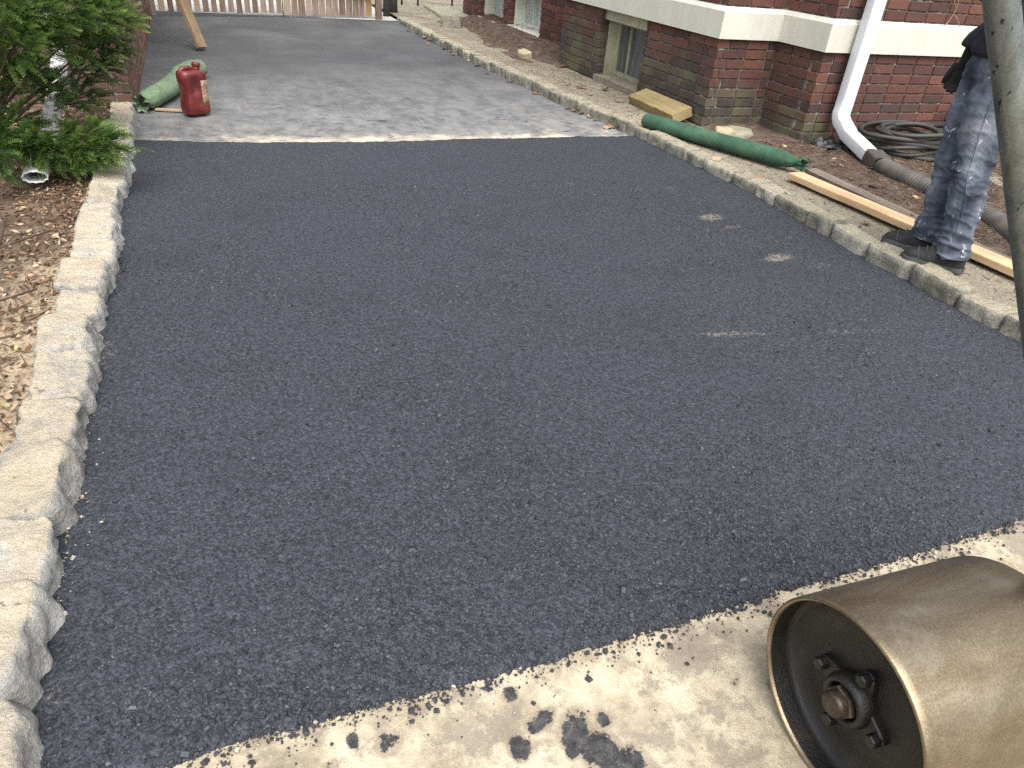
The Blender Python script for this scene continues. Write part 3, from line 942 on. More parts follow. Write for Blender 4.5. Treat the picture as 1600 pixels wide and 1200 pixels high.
wall_obj = boxes('wall', [
    (4.012, 4.26, 5.349, 6.493, -.1, .775), (4.26, 4.612, 5.349, 6.4, -.1, .775), (4.612, 7.2, 4.783, 6.4, -.1, .775),   # below the band
    (4.012, 4.26, 7.432, 8.35, -.1, .775), (4.27, 4.7, 6.4, 7.6, -.1, .1), (4.5, 4.7, 6.4, 8.6, -.05, .8),
    (4.312, 4.6, 8.35, 9.675, -.1, .775), (4.312, 4.62, 10.868, 11.053, -.1, .775), (4.312, 4.6, 12.177, 12.95, -.1, .775), (4.75, 4.9, 8.5, 12.9, -.1, .8),
    (4.012, 4.5, 5.349, 8.35, .80, 3.0), (4.5, 4.612, 5.349, 8.3, .80, 3.0), (4.612, 7.2, 4.783, 8.0, .80, 3.0), (4.312, 5.5, 8.35, 12.95, .80, 3.0)], 'mortar', house, tuple(HL))
stuff_bricks = []
def lay(origin, d, nrm, s0, s1, rows, stuff=False, start_in=(0, 0), end_in=(0, 0), phase=0.0, minlen=.03):
    """bricks on one wall face; start_in/end_in: setback on even/odd courses where the neighbour face owns the corner"""
    d = Vector((*d, 0)); nrm = Vector((*nrm, 0))
    for r in rows:
        zc = .775 - .006 - COURSE * (r + .5) if r >= 0 else 1.012 + COURSE * (-r - .5)
        e = r % 2
        a0, a1 = s0 + start_in[e], s1 - end_in[e]
        x = a0 - ((phase + (.5 * BL if e else 0)) % BL)
        while x < a1 - 1e-4:
            b0, b1 = max(x, a0), min(x + BL, a1)
            x += BL
            if b1 - b0 < minlen:
                continue
            c = Vector(origin) + d * ((b0 + b1) / 2) - nrm * (BD / 2) + nrm * random.uniform(-.002, .0025)
            c.z = zc + random.uniform(-.0015, .0015)
            yv = -nrm
            zv = Vector((0, 0, 1))
            xv = yv.cross(zv)
            m = Matrix((xv, yv, zv)).transposed().to_4x4()
            m.translation = c
            sx = (b1 - b0 - .0095) / (BL - .0095)
            if stuff:
                stuff_bricks.append((m, sx))
            else:
                o = link('brick', random.choice(UB), wall_obj)
                o.matrix_basis = Matrix.Translation(-HL) @ m @ Matrix.Rotation(random.uniform(-.006, .006), 4, 'Z') @ Matrix.Diagonal((sx, 1, 1, 1))
LOW = list(range(0, 10))
cg = .115
# face along the drive: from the corner (y=5.337) back to the window, then the pier beyond it
lay((HX, HY1, 0), (0, 1), (-1, 0), 0, 6.5 - HY1, LOW, start_in=(0, cg), phase=.02)
lay((HX, 7.42, 0), (0, 1), (-1, 0), 0, 8.36 - 7.42, LOW, start_in=(0, cg), phase=.06)
lay((HX, 7.42, 0), (1, 0), (0, -1), 0, .115, LOW, start_in=(cg, 0), minlen=.05)
# return, inner corner, second face, then the wall behind the hose
lay((HX, HY1, 0), (1, 0), (0, -1), 0, HX2 - HX, LOW, start_in=(cg, 0), phase=.05)
lay((HX2, HY2, 0), (0, 1), (-1, 0), 0, HY1 - HY2 - .006, LOW, start_in=(0, cg), phase=.09)
lay((HX2, HY2, 0), (1, 0), (0, -1), 0, 1.75, LOW, start_in=(cg, 0), phase=.0)
UP = [-1, -2, -3]
lay((HX, HY1, 0), (1, 0), (0, -1), 0, HX2 - HX, UP[:2], start_in=(cg, 0), phase=.11)
lay((HX2, HY2, 0), (0, 1), (-1, 0), 0, HY1 - HY2 - .006, UP[:2], start_in=(0, cg), phase=.03)
lay((HX2, HY2, 0), (1, 0), (0, -1), 0, 1.75, UP, start_in=(cg, 0), phase=.07)
nb = len([o for o in wall_obj.children])
# the rest: higher courses and the far piers, joined
lay((HX, HY1, 0), (1, 0), (0, -1), 0, HX2 - HX, range(-25, -2), True, start_in=(cg, 0), phase=.11)
lay((HX2, HY2, 0), (0, 1), (-1, 0), 0, HY1 - HY2 - .006, range(-25, -2), True, start_in=(0, cg), phase=.03)
lay((HX2, HY2, 0), (1, 0), (0, -1), 0, 2.5, range(-25, -3), True, start_in=(cg, 0), phase=.07)
lay((HX2, HY2, 0), (1, 0), (0, -1), 1.76, 2.5, LOW, True)
lay((HX, HY1, 0), (0, 1), (-1, 0), 0, 8.36 - HY1, range(-25, 0), True, start_in=(0, cg))
FX = 4.3
for (a, b, back) in ((8.36, 9.68, 0), (10.86, 11.06, 1), (12.17, 12.96, 1)):
    lay((FX, a, 0), (0, 1), (-1, 0), 0, b - a, LOW, True, start_in=(0, cg if back else 0), phase=a)
    if back:
        lay((FX, a, 0), (1, 0), (0, -1), 0, .12, LOW, True, start_in=(cg, 0), minlen=.05)
lay((FX, 8.36, 0), (0, 1), (-1, 0), 0, 12.96 - 8.36, range(-25, 0), True)
V, Fc, T = [], [], []
base = UB[0]
bv = [v.co.copy() for v in base.vertices]
bf = [tuple(p.vertices) for p in base.polygons]
for m, sx in stuff_bricks:
    k0 = len(V)
    V += [m @ Vector((v.x * sx, v.y, v.z)) - HL for v in bv]
    Fc += [tuple(i + k0 for i in f) for f in bf]
    T += [random.random()] * len(bv)
me = new_mesh('far_bricks', V, Fc, 'brick_plain')
a = me.attributes.new('tint', 'FLOAT', 'POINT')
a.data.foreach_set('value', T)
o = link('far_bricks', me, house)
o['kind'] = 'stuff'
print('bricks', nb, 'stuff', len(stuff_bricks))
# cream belt course: sloped top, bare soffit
path = [(4.0, 8.36), (4.0, HY1), (HX2, HY1), (HX2, HY2), (7.3, HY2)]
prof = [(-.06, .772), (.034, .772), (.036, .972), (.030, .978), (-.004, 1.006), (-.06, 1.006)]
V, Fc = [], []
for (x, y) in path:
    for (of, z) in prof:
        V.append(Vector((x - of, y - of, z)) - HL)
m_ = len(prof)
for i in range(len(path) - 1):
    for k in range(m_ - 1):
        Fc.append((i * m_ + k, i * m_ + k + 1, (i + 1) * m_ + k + 1, (i + 1) * m_ + k))
link('belt_course', new_mesh('belt_course', V, Fc, 'band'), house)
boxes('belt_course', [(4.264, 4.4, 8.37, 13.0, .772, 1.0)], 'band', house, tuple(HL))
def window(y0, y1, xf, depth, paint, glass, zs, sash, label):
    """recessed basement window in a wall facing -X: casing, header, sill, sash and panes"""
    x1 = xf + depth
    lst = [(x1 - .035, x1, y0 + .012, y1 - .012, zs, zs + .045), (x1 - .035, x1, y0 + .012, y1 - .012, .63, .668), (x1 - .036, x1, y1 - .06, y1 - .012, zs + .044, .631), (x1 - .036, x1, y0 + .012, y0 + .06, zs + .044, .631)]
    for ym in sash:
        lst.append((x1 - .034, x1, ym - .011, ym + .011, zs + .044, .631))
    fr = boxes('window', lst, paint, house, tuple(HL))
    fr['label'] = label
    for nm, bx_, mt_ in (('window_casing', (xf + .11, x1 + .05, y1 - .012, y1 + .03, zs, .772), paint), ('window_casing', (xf + .11, x1 + .05, y0 - .03, y0 + .012, zs, .772), paint),
                         ('window_header', (xf + .05, x1 + .05, y0, y1, .668, .771), paint), ('window_sill', (xf - .01, x1 + .05, y0, y1, zs - .07, zs - .002), 'walk' if paint == 'window_paint' else paint)):
        q = boxes(nm, [bx_], mt_, fr)
        q.location = -HL
    edges = [y0 + .06] + list(sash) + [y1 - .06]
    for a_, b_ in zip(edges[:-1], edges[1:]):
        p = boxes('pane', [(x1 - .018, x1 - .012, a_ + .004, b_ - .004, zs + .04, .634)], glass, fr)
        p.location = -HL
window(6.5, 7.42, 4.0, .25, 'window_paint', 'glass', .13, (6.83, 7.13), 'peeling cream basement window with grey glass beside the timber block')
window(9.68, 10.86, 4.3, .28, 'window_white', 'glass_pale', .20, (10.27, 10.5), 'white basement window above the leaf-strewn bed, next to the narrow brick pier')
window(11.06, 12.17, 4.3, .28, 'window_white', 'glass_pale', .16, (11.5, 11.8), 'white basement window at the far corner of the house')

# white downspout on the house wall, and its kicker
def rect_tube(P, hw, hd, rad=.3, n=4):
    """rounded-rectangle loft with flutes"""
    prof = []
    for qx, qy, a0 in ((1, 1, 0), (-1, 1, 90), (-1, -1, 180), (1, -1, 270)):
        for j in range(n + 1):
            a = math.radians(a0 + 90 * j / n)
            prof.append((qx * hw * (1 - rad) + hw * rad * math.cos(a), qy * hd * (1 - rad) + hd * rad * math.sin(a)))
    V, Fc = [], []
    fr = frame_path(P)
    U0 = Vector((1, 0, 0))
    for (p, t, u, v) in fr:
        a = (U0 - t * U0.dot(t)).normalized()
        b = t.cross(a)
        for (x, y) in prof:
            V.append(p + a * x + b * y)
    m = len(prof)
    for i in range(len(fr) - 1):
        for k in range(m):
            Fc.append((i * m + k, i * m + (k + 1) % m, (i + 1) * m + (k + 1) % m, (i + 1) * m + k))
    return V, Fc
ds = empty('downspout', (4.86, 4.68, 0.0), 'white square metal downspout on the brick house kicking out into a drainpipe', 'downspout')
pth = [Vector((4.86, 4.665, 3.0)), Vector((4.86, 4.665, .46))] + [Vector((4.86 - .035 * t, 4.665 - .11 * t * t, .36 - .14 * t + .03 * t * t)) for t in np.linspace(0, 1, 7)]
tail = [Vector((4.80, 4.46, .205)), Vector((4.665, 4.02, .135))]
V, Fc = rect_tube(pth + tail, .062, .046)
link('pipe', new_mesh('pipe', rel(V, ds.location), Fc, 'spout_white', True), ds)
for f in (-.022, .022):
    V, Fc = rect_tube([Vector((4.80 + f, 4.46 - .0, .205 + .047)), Vector((4.668 + f, 4.03, .138 + .047))], .0055, .004)
    link('flute', new_mesh('flute', rel(V, ds.location), Fc, 'spout_white', True), ds)
for zz in (1.9, 2.7):
    boxes('strap', [(4.79, 4.93, 4.612, 4.771, zz, zz + .03)], 'spout_white', ds, tuple(ds.location))

# corrugated drainpipe with adaptor
cp = empty('drainpipe', (4.55, 3.4, .06), 'black-brown corrugated drainpipe lying on the mulch fed by the white downspout', 'drainpipe')
core = smooth_path([(4.655, 3.93, .115), (4.60, 3.75, .115), (4.56, 3.45, .112), (4.53, 3.15, .11), (4.42, 2.80, .11), (4.26, 2.50, .11), (4.05, 2.22, .11), (3.95, 1.9, .11), (3.95, 1.4, .11)], 46)
Rr = [.062 + .008 * (1 if (i % 4) in (0, 1) else -1) for i in range(len(core))]
V, Fc = tube(core, Rr, 18)
link('corrugated_tube', new_mesh('corrugated_tube', rel(V, cp.location), Fc, 'corrugated', True), cp)
V, Fc = rect_tube([Vector((4.69, 4.075, .145)), Vector((4.655, 3.95, .122)), Vector((4.645, 3.915, .118))], .074, .06, .35)
link('adaptor', new_mesh('adaptor', rel(V, cp.location), Fc, 'corrugated', True), cp)

# coiled hose
hp = []
cxh, cyh = 5.50, 4.43
for i in range(0, 9 * 26):
    a = 2 * math.pi * i / 26
    lp = i / 26
    rr = 1 + .22 * math.sin(lp * 2.3) + .07 * math.sin(lp * 5.1)
    ox, oy = .10 * math.sin(lp * 1.4 + 1), .03 * math.cos(lp * 1.9)
    z = .085 + .021 * lp + .018 * math.sin(a + lp) + .012 * math.sin(2.3 * a)
    hp.append((cxh + ox + .36 * rr * math.cos(a), min(cyh + oy + .235 * rr * math.sin(a), 4.735), z))
hp += [(5.95, 4.55, .30), (6.15, 4.66, .37), (6.28, 4.68, .38), (6.32, 4.6, .24)]
V, Fc = tube(smooth_path(hp, 2), .019, 8)
hz = empty('garden_hose', (5.5, 4.42, .05), 'black rubber hose coiled in a heap against the brick wall', 'hose')
link('hose_coil', new_mesh('hose_coil', rel(V, hz.location), Fc, 'hose', True), hz)
hp = []
for i in range(0, 4 * 24):
    a = -2 * math.pi * i / 24 + 1
    lp = i / 24
    hp.append((6.05 + .06 * math.sin(lp * 2) + .27 * (1 + .12 * math.sin(lp * 3)) * math.cos(a), min(4.46 + .19 * (1 + .15 * math.sin(lp * 2)) * math.sin(a), 4.735), .09 + .022 * lp + .015 * math.sin(a * 1.5)))
V, Fc = tube(smooth_path(hp, 2), .019, 8)
link('hose_coil', new_mesh('hose_coil', rel(V, hz.location), Fc, 'hose', True), hz)
V, Fc = tube(smooth_path([(5.15, 4.55, .13), (5.05, 4.66, .15), (4.98, 4.69, .12), (5.0, 4.6, .075), (5.1, 4.5, .07)], 5), .0165, 8)
link('hose_end', new_mesh('hose_end', rel(V, hz.location), Fc, 'hose', True), hz)
V, Fc = tube([(6.03, 4.60, .335), (6.08, 4.625, .352), (6.17, 4.668, .376), (6.20, 4.68, .38)], [.017, .026, .026, .015], 10)
link('coupling', new_mesh('coupling', rel(V, hz.location), Fc, 'spout_white', True), hz)

# torn black plastic
def crumple(cx, cy, sx, sy, z, seed, n=22, h=.05):
    V, Fc = [], []
    for j in range(n):
        for i in range(n):
            u, v = i / (n - 1) * 2 - 1, j / (n - 1) * 2 - 1
            k = 1 + .35 * nz((u * 1.3, v * 1.3, seed), 1.4)
            x, y = cx + sx * u * k, cy + sy * v * (1 + .5 * nz((u * 2, v, seed + 4), 1.7))
            V.append((x, y, z + h * abs(nz((u * 2.4, v * 2.4, seed + 8))) + .5 * h * abs(nz((u * 6, v * 6, seed))) * (1 - .5 * (u * u))))
    for j in range(n - 1):
        for i in range(n - 1):
            Fc.append((j * n + i, j * n + i + 1, (j + 1) * n + i + 1, (j + 1) * n + i))
    return V, Fc
V, Fc = crumple(4.74, 4.52, .19, .15, .085, 3.3, h=.08)
o = link('plastic_sheet', new_mesh('plastic_sheet', rel(V, (4.74, 4.52, .08)), Fc, 'black_plastic', True), None, (4.74, 4.52, .08))
tag(o, 'torn crumpled black plastic sheet at the brick corner below the downspout', 'plastic sheet')
md = o.modifiers.new('thick', 'SOLIDIFY'); md.thickness = .003

# ------------------------------------------------------------------ things on the walk
def beam(name, a, b, wd, th, mat, label, cat, rollx=0.0, chew=.0, parent=None):
    """board from a to b (centre line), width wd, thickness th, rolled about its axis"""
    a, b = Vector(a), Vector(b)
    t = (b - a).normalized()
    side = t.cross(Vector((0, 0, 1))).normalized()
    upv = side.cross(t)
    L = (b - a).length
    nseg = 12
    V, Fc = [], []
    for i in range(nseg + 1):
        x = -L / 2 + L * i / nseg
        wob = .0025 * nz((x, 0, L), 3)
        for (y, z) in ((-wd / 2, -th / 2), (wd / 2, -th / 2), (wd / 2, th / 2), (-wd / 2, th / 2)):
            V.append((x + (chew * nz((y * 30, z * 30, L)) if i in (0, nseg) else 0), y + wob + .001 * nz((x, y, z), 9), z + wob))
    for i in range(nseg):
        for k in range(4):
            Fc.append((i * 4 + k, (i + 1) * 4 + k, (i + 1) * 4 + (k + 1) % 4, i * 4 + (k + 1) % 4))
    Fc.append((0, 1, 2, 3))
    Fc.append((nseg * 4 + 3, nseg * 4 + 2, nseg * 4 + 1, nseg * 4))
    me = new_mesh(name, V, Fc, mat)
    bm = bmesh.new()
    bm.from_mesh(me)
    bmesh.ops.recalc_face_normals(bm, faces=bm.faces[:])
    ed = [e for e in bm.edges if len(e.link_faces) == 2 and e.calc_face_angle(0) > .8]
    bmesh.ops.bevel(bm, geom=ed, offset=min(.003, th * .12), segments=2, affect='EDGES')
    bm.to_mesh(me)
    bm.free()
    o = link(name, me)
    m = Matrix((t, -side, upv)).transposed().to_4x4()
    m.translation = (a + b) / 2
    o.matrix_world = m @ Matrix.Rotation(rollx, 4, 'X')
    tag(o, label, cat)
    return o
beam('timber_block', (3.868, 6.24, .134), (3.870, 5.46, .134), .20, .085, 'wood_timber', 'short thick weathered timber block leaning on the brick wall below the window', 'timber', .36, .012)
beam('pine_board', (3.745, 3.84, .108), (3.815, 2.10, .108), .13, .038, 'wood_new', 'long pale new pine board lying along the walk behind the shoes', 'board', 0, .002)
beam('weathered_board', (4.00, 3.96, .100), (3.90, 2.0, .092), .09, .022, 'wood_old', 'thin dark weathered board lying between the pine board and the mulch', 'board', .1, .004)

def sock(name, P, r, mat, label, tie0=True, tie1=True, squash=.86):
    P = smooth_path(P, 9)
    n = len(P)
    Rr = []
    for i in range(n):
        t = i / (n - 1)
        k = 1.0
        if tie0: k = min(k, .42 + .58 * min(1, t / .10) ** .6)
        else: k = min(k, math.sqrt(max(.02, 1 - max(0, 1 - t / .05) ** 2)))
        if tie1: k = min(k, .42 + .58 * min(1, (1 - t) / .10) ** .6)
        else: k = min(k, math.sqrt(max(.02, 1 - max(0, 1 - (1 - t) / .05) ** 2)))
        k *= 1 + .035 * nz((i * .25, r * 90, 3))
        Rr.append((r * squash * k, r * 1.06 * k))
    def shp(i, a):
        return 1 + .018 * nz((math.cos(a) * 1.6, math.sin(a) * 1.6, i * .35), 2.0) + (.10 * math.sin(a * 7 + i) if (tie0 and i < n * .07) or (tie1 and i > n * .93) else 0)
    root = empty(name, tuple(P[n // 2] - Vector((0, 0, r))), label, 'silt sock')
    V, Fc = tube(P, Rr, 28, True, shp)
    link('sock_tube', new_mesh('sock_tube', rel(V, root.location), Fc, mat, True), root)
    def frill(c, d):
        V, Fc = [], []
        ring = frame_path([c, c + d * .02, c + d * .045, c + d * .075])
        for q, (p, t, u, v) in enumerate(ring):
            for k in range(36):
                a = 2 * math.pi * k / 36
                rr = r * (.36 + .13 * q) * (1 + (.05 + .05 * q) * math.sin(a * 9 + q * .5) + .12 * math.sin(a * 2 + 1) + .12 * math.sin(a * 5 + q))
                V.append(p + u * rr * math.cos(a) * .9 + v * rr * math.sin(a) + t * (.014 * math.sin(a * 5) * q * .4))
        for q in range(3):
            for k in range(36):
                a, b = q * 36 + k, q * 36 + (k + 1) % 36
                Fc.append((a, b, b + 36, a + 36))
        Fc.append(tuple(range(36)))
        link('gathered_end', new_mesh('gathered_end', rel(V, root.location), Fc, mat, True), root)
        V, Fc = tube([c + (Vector((0, 0, 1)).cross(d) * math.cos(a) + d.cross(Vector((0, 0, 1)).cross(d)) * math.sin(a)) * r * .42 for a in np.linspace(0, 2 * math.pi, 15)], .004, 6, False)
        link('tie', new_mesh('tie', rel(V, root.location), Fc, mat, True), root)
    if tie0:
        frill(P[0], (P[0] - P[3]).normalized())
    if tie1:
        frill(P[-1], (P[-1] - P[-4]).normalized())
    return root
sock('silt_sock', [(3.435, 5.36, .125), (3.50, 5.15, .13), (3.62, 4.80, .13), (3.76, 4.42, .135), (3.90, 4.02, .138)], .068, 'sock_green', 'dark green filled silt sock lying along the walk beside the stone kerb', False, True)
sock('silt_sock', [(-.43, 6.33, .06), (-.37, 6.50, .062), (-.27, 6.80, .066), (-.19, 7.12, .075), (-.16, 7.38, .075), (-.08, 7.62, .073), (.03, 7.72, .07)], .082, 'sock_pale', 'pale faded green silt sock bent on the driveway behind the red fuel jug', True, False)

def slab(name, pts, z0, z1, mat, label, cat, seed=1):
    c = Vector((sum(p[0] for p in pts) / len(pts), sum(p[1] for p in pts) / len(pts), z0))
    bm = bmesh.new()
    sub = []
    m = len(pts)
    for i in range(m):
        a, b = Vector((*pts[i], 0)), Vector((*pts[(i + 1) % m], 0))
        for k in range(5):
            p = a.lerp(b, k / 5)
            sub.append(p + Vector((nz(p, 9, seed), nz(p, 9, seed + 3), 0)) * .018)
    vs = [bm.verts.new((p.x - c.x, p.y - c.y, 0)) for p in sub]
    f = bm.faces.new(vs)
    r = bmesh.ops.extrude_face_region(bm, geom=[f])
    tv_ = [v for v in r['geom'] if isinstance(v, bmesh.types.BMVert)]
    bmesh.ops.translate(bm, verts=tv_, vec=(0, 0, z1 - z0))
    for v in tv_:
        v.co.z += .006 * nz(v.co, 5, seed)
    bmesh.ops.recalc_face_normals(bm, faces=bm.faces[:])
    ed = [e for e in bm.edges if all(v in tv_ for v in e.verts) and len(e.link_faces) == 2]
    bmesh.ops.bevel(bm, geom=ed, offset=.008, segments=2, affect='EDGES')
    me = bpy.data.meshes.new(name)
    bm.to_mesh(me)
    bm.free()
    me.materials.append(M[mat])
    return tag(link(name, me, None, c), label, cat)
slab('stepping_stone', [(3.86, 4.86), (4.02, 5.14), (4.22, 5.20), (4.32, 5.06), (4.22, 4.90), (4.02, 4.80)], .06, .115, 'flag', 'flat greenish stepping stone against the foot of the brick wall', 'paving slab', 2)
slab('broken_paver', [(3.80, 4.86), (3.93, 5.04), (4.03, 4.98), (4.0, 4.86), (3.90, 4.79)], .09, .15, 'ystone', 'yellowish broken paver lying behind the green silt sock', 'stone', 7)
def pebble(loc, s, mat, label, seed):
    me = rough_block(s * 1.3, s, s * .8, seed, (8, 6, 5), s * 6)
    me.materials.append(M[mat])
    me.name = 'stone'
    o = link('stone', me, None, loc)
    o.rotation_euler = (0.2, .1, seed)
    return tag(o, label, 'stone')
pebble((3.72, 8.75, .10), .12, 'ystone', 'small tan stone at the edge of the far mulch bed', 5)
pebble((3.62, 11.4, .10), .22, 'rock', 'low dark stone at the far end of the mulch bed', 9)
pebble((4.25, 4.55, .10), .03, 'ystone', 'tiny pale pebble on the soil near the plastic sheet', 12)

# bare vine on the upper bricks
V, Fc = join([tube(smooth_path(p, 5), .0035, 5) for p in (
    [(5.74, 4.73, 1.00), (5.80, 4.745, 1.06), (5.82, 4.745, 1.14), (5.80, 4.74, 1.25), (5.84, 4.74, 1.4)],
    [(5.815, 4.745, 1.09), (5.88, 4.74, 1.05), (5.93, 4.74, 1.00)],
    [(5.82, 4.745, 1.13), (5.76, 4.74, 1.18), (5.70, 4.745, 1.27)])])
tag(link('dry_vine', new_mesh('dry_vine', rel(V, (5.8, 4.76, 1.0)), Fc, 'vine', True), None, (5.8, 4.76, 1.0)), 'bare dry vine climbing the bricks above the cream band', 'vine')

# ------------------------------------------------------------------ red fuel jug
jug = empty('fuel_jug', (-.072, 6.20, 0), 'dirty red plastic fuel jug standing on the driveway by the pale sock', 'jug')
def rrect(hx, hy, z, cx=0, cy=0, n=8, e=4.5):
    out = []
    for k in range(4 * n):
        a = 2 * math.pi * (k + .5) / (4 * n)
        c, s_ = math.cos(a), math.sin(a)
        r = (abs(c) ** e + abs(s_) ** e) ** (-1 / e)
        out.append((cx + hx * r * c, cy + hy * r * s_, z))
    return out
rings = [rrect(.078, .055, .001), rrect(.092, .068, .006), rrect(.098, .075, .03), rrect(.098, .076, .07), rrect(.090, .074, .12), rrect(.086, .073, .165),
         rrect(.090, .074, .21), rrect(.096, .075, .245), rrect(.098, .074, .275), rrect(.094, .07, .298, -.004), rrect(.078, .056, .314, -.008), rrect(.05, .035, .320, -.008)]
V = [p for r in rings for p in r]
m = len(rings[0])
Fc = [(i * m + k, i * m + (k + 1) % m, (i + 1) * m + (k + 1) % m, (i + 1) * m + k) for i in range(len(rings) - 1) for k in range(m)]
Fc.append(tuple(range(m))[::-1])
Fc.append(tuple((len(rings) - 1) * m + k for k in range(m)))
rz = Matrix.Rotation(math.radians(28), 4, 'Z')
def jpart(name, V, Fc, mat, smooth=True):
    return link(name, new_mesh(name, [rz @ Vector(v) for v in V], Fc, mat, smooth), jug)
# recessed hand grip: dent the front-left face
V2 = []
for (x, y, z) in V:
    d = math.exp(-((x + .018) / .030) ** 2) * math.exp(-((z - .205) / .055) ** 2)
    y2 = y + (.026 * d if y < -.04 else (-.026 * d if y > .04 else 0))
    V2.append((x, y2, z))
jb = jpart('body', V2, Fc, 'red')
md = jb.modifiers.new('sub', 'SUBSURF'); md.levels = 1; md.render_levels = 2
V, Fc = tube([(.045, 0, .295), (.048, 0, .325), (.050, 0, .338)], [.032, .026, .026], 20)
jpart('neck', V, Fc, 'red')
V, Fc = tube([(.050, 0, .336), (.0505, 0, .339), (.052, 0, .362), (.0525, 0, .366)], [.028, .0315, .0315, .027], 24, True, lambda i, a: 1 + .02 * (1 if math.sin(a * 18) > 0 else -1))
jpart('cap', V, Fc, 'red')
V, Fc = tube(smooth_path([(-.085, 0, .285), (-.07, 0, .318), (-.03, 0, .332), (.005, 0, .322), (.02, 0, .30)], 6), (.016, .02), 12)
V, Fc = tube(smooth_path([(-.085, 0, .285), (-.07, 0, .318), (-.03, 0, .332), (.005, 0, .322), (.02, 0, .30)], 6), .017, 12)
jpart('handle', V, Fc, 'red')
V, Fc = [], []
for j, (z, y_) in enumerate(((.075, -.0775), (.12, -.0757), (.165, -.0748), (.21, -.0757), (.25, -.0765))):
    for x in (.028, .052, .076):
        V.append((x, y_ + .0, z))
for j in range(4):
    for i in range(2):
        Fc.append((j * 3 + i, j * 3 + i + 1, (j + 1) * 3 + i + 1, (j + 1) * 3 + i))
jl = jpart('label_sticker', V, Fc, 'label')
md = jl.modifiers.new('thick', 'SOLIDIFY'); md.thickness = .0015; md.offset = 0

beam('wood_strip', (-.36, 6.335, .004), (-.12, 6.275, .004), .03, .014, 'wood_new', 'splintered pale strip of wood lying between the sock end and the jug', 'wood strip', 0, .02)

# ------------------------------------------------------------------ gate, prop plank, left building
gate = empty('wooden_gate', (1.1, 12.15, 0), 'weathered wooden picket gate closing the far end of the driveway', 'gate')
def gate_y(x): return 11.92 + .10 * (x + .46)
x = -.44
i = 0
while x < 2.62:
    wv = random.uniform(.068, .080) if x < 1.23 else random.uniform(.082, .098)
    gap = random.uniform(.036, .044) if x < 1.23 else random.uniform(.012, .02)
    zb = .075 + random.uniform(-.006, .006) - (.02 if x > 1.24 else 0)
    b = boxes('picket', [(x, x + wv, gate_y(x) - .01, gate_y(x) + .01, zb, 1.5 + random.uniform(-.01, .01))], 'picket_new' if x + wv + gap >= 2.62 else 'picket', gate, tuple(gate.location), .002)
    b.rotation_euler = (random.uniform(-.01, .01), random.uniform(-.004, .004), .1)
    x += wv + gap
    i += 1
for (a_, b_) in ((-.44, 1.20), (1.26, 2.62)):
    for z in (.38, 1.25):
        ym = gate_y((a_ + b_) / 2)
        b = boxes('rail', [(a_, b_, -.018, .018, z, z + .085)], 'picket', gate)
        b.location = Vector((0, ym + .034, 0)) - gate.location
        # follow the slant of the gate
        me = b.data
        for v in me.vertices:
            v.co.y += .10 * (v.co.x - (a_ + b_) / 2)
boxes('gate_bolt', [(1.235, 1.25, gate_y(1.24) - .03, gate_y(1.24) - .015, .03, .6)], 'dark_post', gate, tuple(gate.location))
for px in (-.50, 2.70):
    p = boxes('gate_post', [(px - .045, px + .045, gate_y(px) + .0, gate_y(px) + .09, -.1, 1.6)], 'picket', gate, tuple(gate.location), .004)
# pale garage beyond the gate
gar = empty('garage', (1.2, 18.5, 0), 'pale rendered garage standing in the yard past the wooden gate', 'garage')
boxes('wall', [(-2.2, 4.2, 18.2, 21, -.1, 2.8)], 'garage', gar, tuple(gar.location))
boxes('roof', [(-2.4, 4.4, 18.0, 21.2, 2.802, 2.95)], 'dark_post', gar, tuple(gar.location))
for k in range(4):
    boxes('door_panel', [(-.1, 2.5, 18.16, 18.195, .04 + k * .55, .57 + k * .55)], 'window_white', gar, tuple(gar.location), .01)

beam('prop_plank', (.052, 9.19, .018), (-.40, 9.75, 1.55), .135, .04, 'wood_prop', 'dirty plank propped up on the driveway in front of the gate', 'plank', 0.25, .006)

lb = empty('brick_building', (-1.3, 9.0, 0), 'brown brick building standing along the far left side of the driveway', 'building')
lw = boxes('wall', [(-3.5, -.512, 6.308, 11.8, -.1, 2.6)], 'mortar', lb, tuple(lb.location))
LBL = lb.location
sb = []
for r in range(32):
    zc = -.03 + COURSE * (r + .5)
    e = r % 2
    # front face
    x1 = -.505 - (0.115 if e else 0)
    xx = x1 + (0 if not e else 0)
    while xx > -1.9:
        ln = BL if not (xx == x1 and not e) else BL * .5
        c = Vector((xx - ln / 2, 6.30 + BD / 2 + random.uniform(-.002, .002), zc))
        sx = (ln - .0095) / (BL - .0095)
        mt = Matrix.Translation(c) @ Matrix.Diagonal((sx, 1, 1, 1))
        if r < 12 and xx > -1.45:
            o = link('brick', random.choice(UBS), lw)
            o.matrix_basis = Matrix.Translation(-LBL) @ mt
        else:
            sb.append(mt)
        xx -= ln
    y = 6.30 + (0.0 if e else .115)
    while y < 11.75:
        ln = BL
        mt = Matrix.Translation(Vector((-.505 - BD / 2 + random.uniform(-.003, .003), y + ln / 2, zc))) @ Matrix.Rotation(math.pi / 2, 4, 'Z')
        sb.append(mt)
        y += ln
V, Fc, T = [], [], []
for m in sb:
    k0 = len(V)
    V += [m @ v - LBL for v in bv]
    Fc += [tuple(i + k0 for i in f) for f in bf]
    T += [random.random()] * len(bv)
me = new_mesh('side_bricks', V, Fc, 'brick_side')
a = me.attributes.new('tint', 'FLOAT', 'POINT')
a.data.foreach_set('value', T)
o = link('side_bricks', me, lb)
o['kind'] = 'stuff'

# tan board behind the yew
o = boxes('tan_board', [(-2.2, -1.155, 5.60, 5.64, .02, .36)], 'beige', None, (-1.6, 5.6, .02), .004)
tag(o, 'tan board standing on edge behind the yew shrub', 'board')

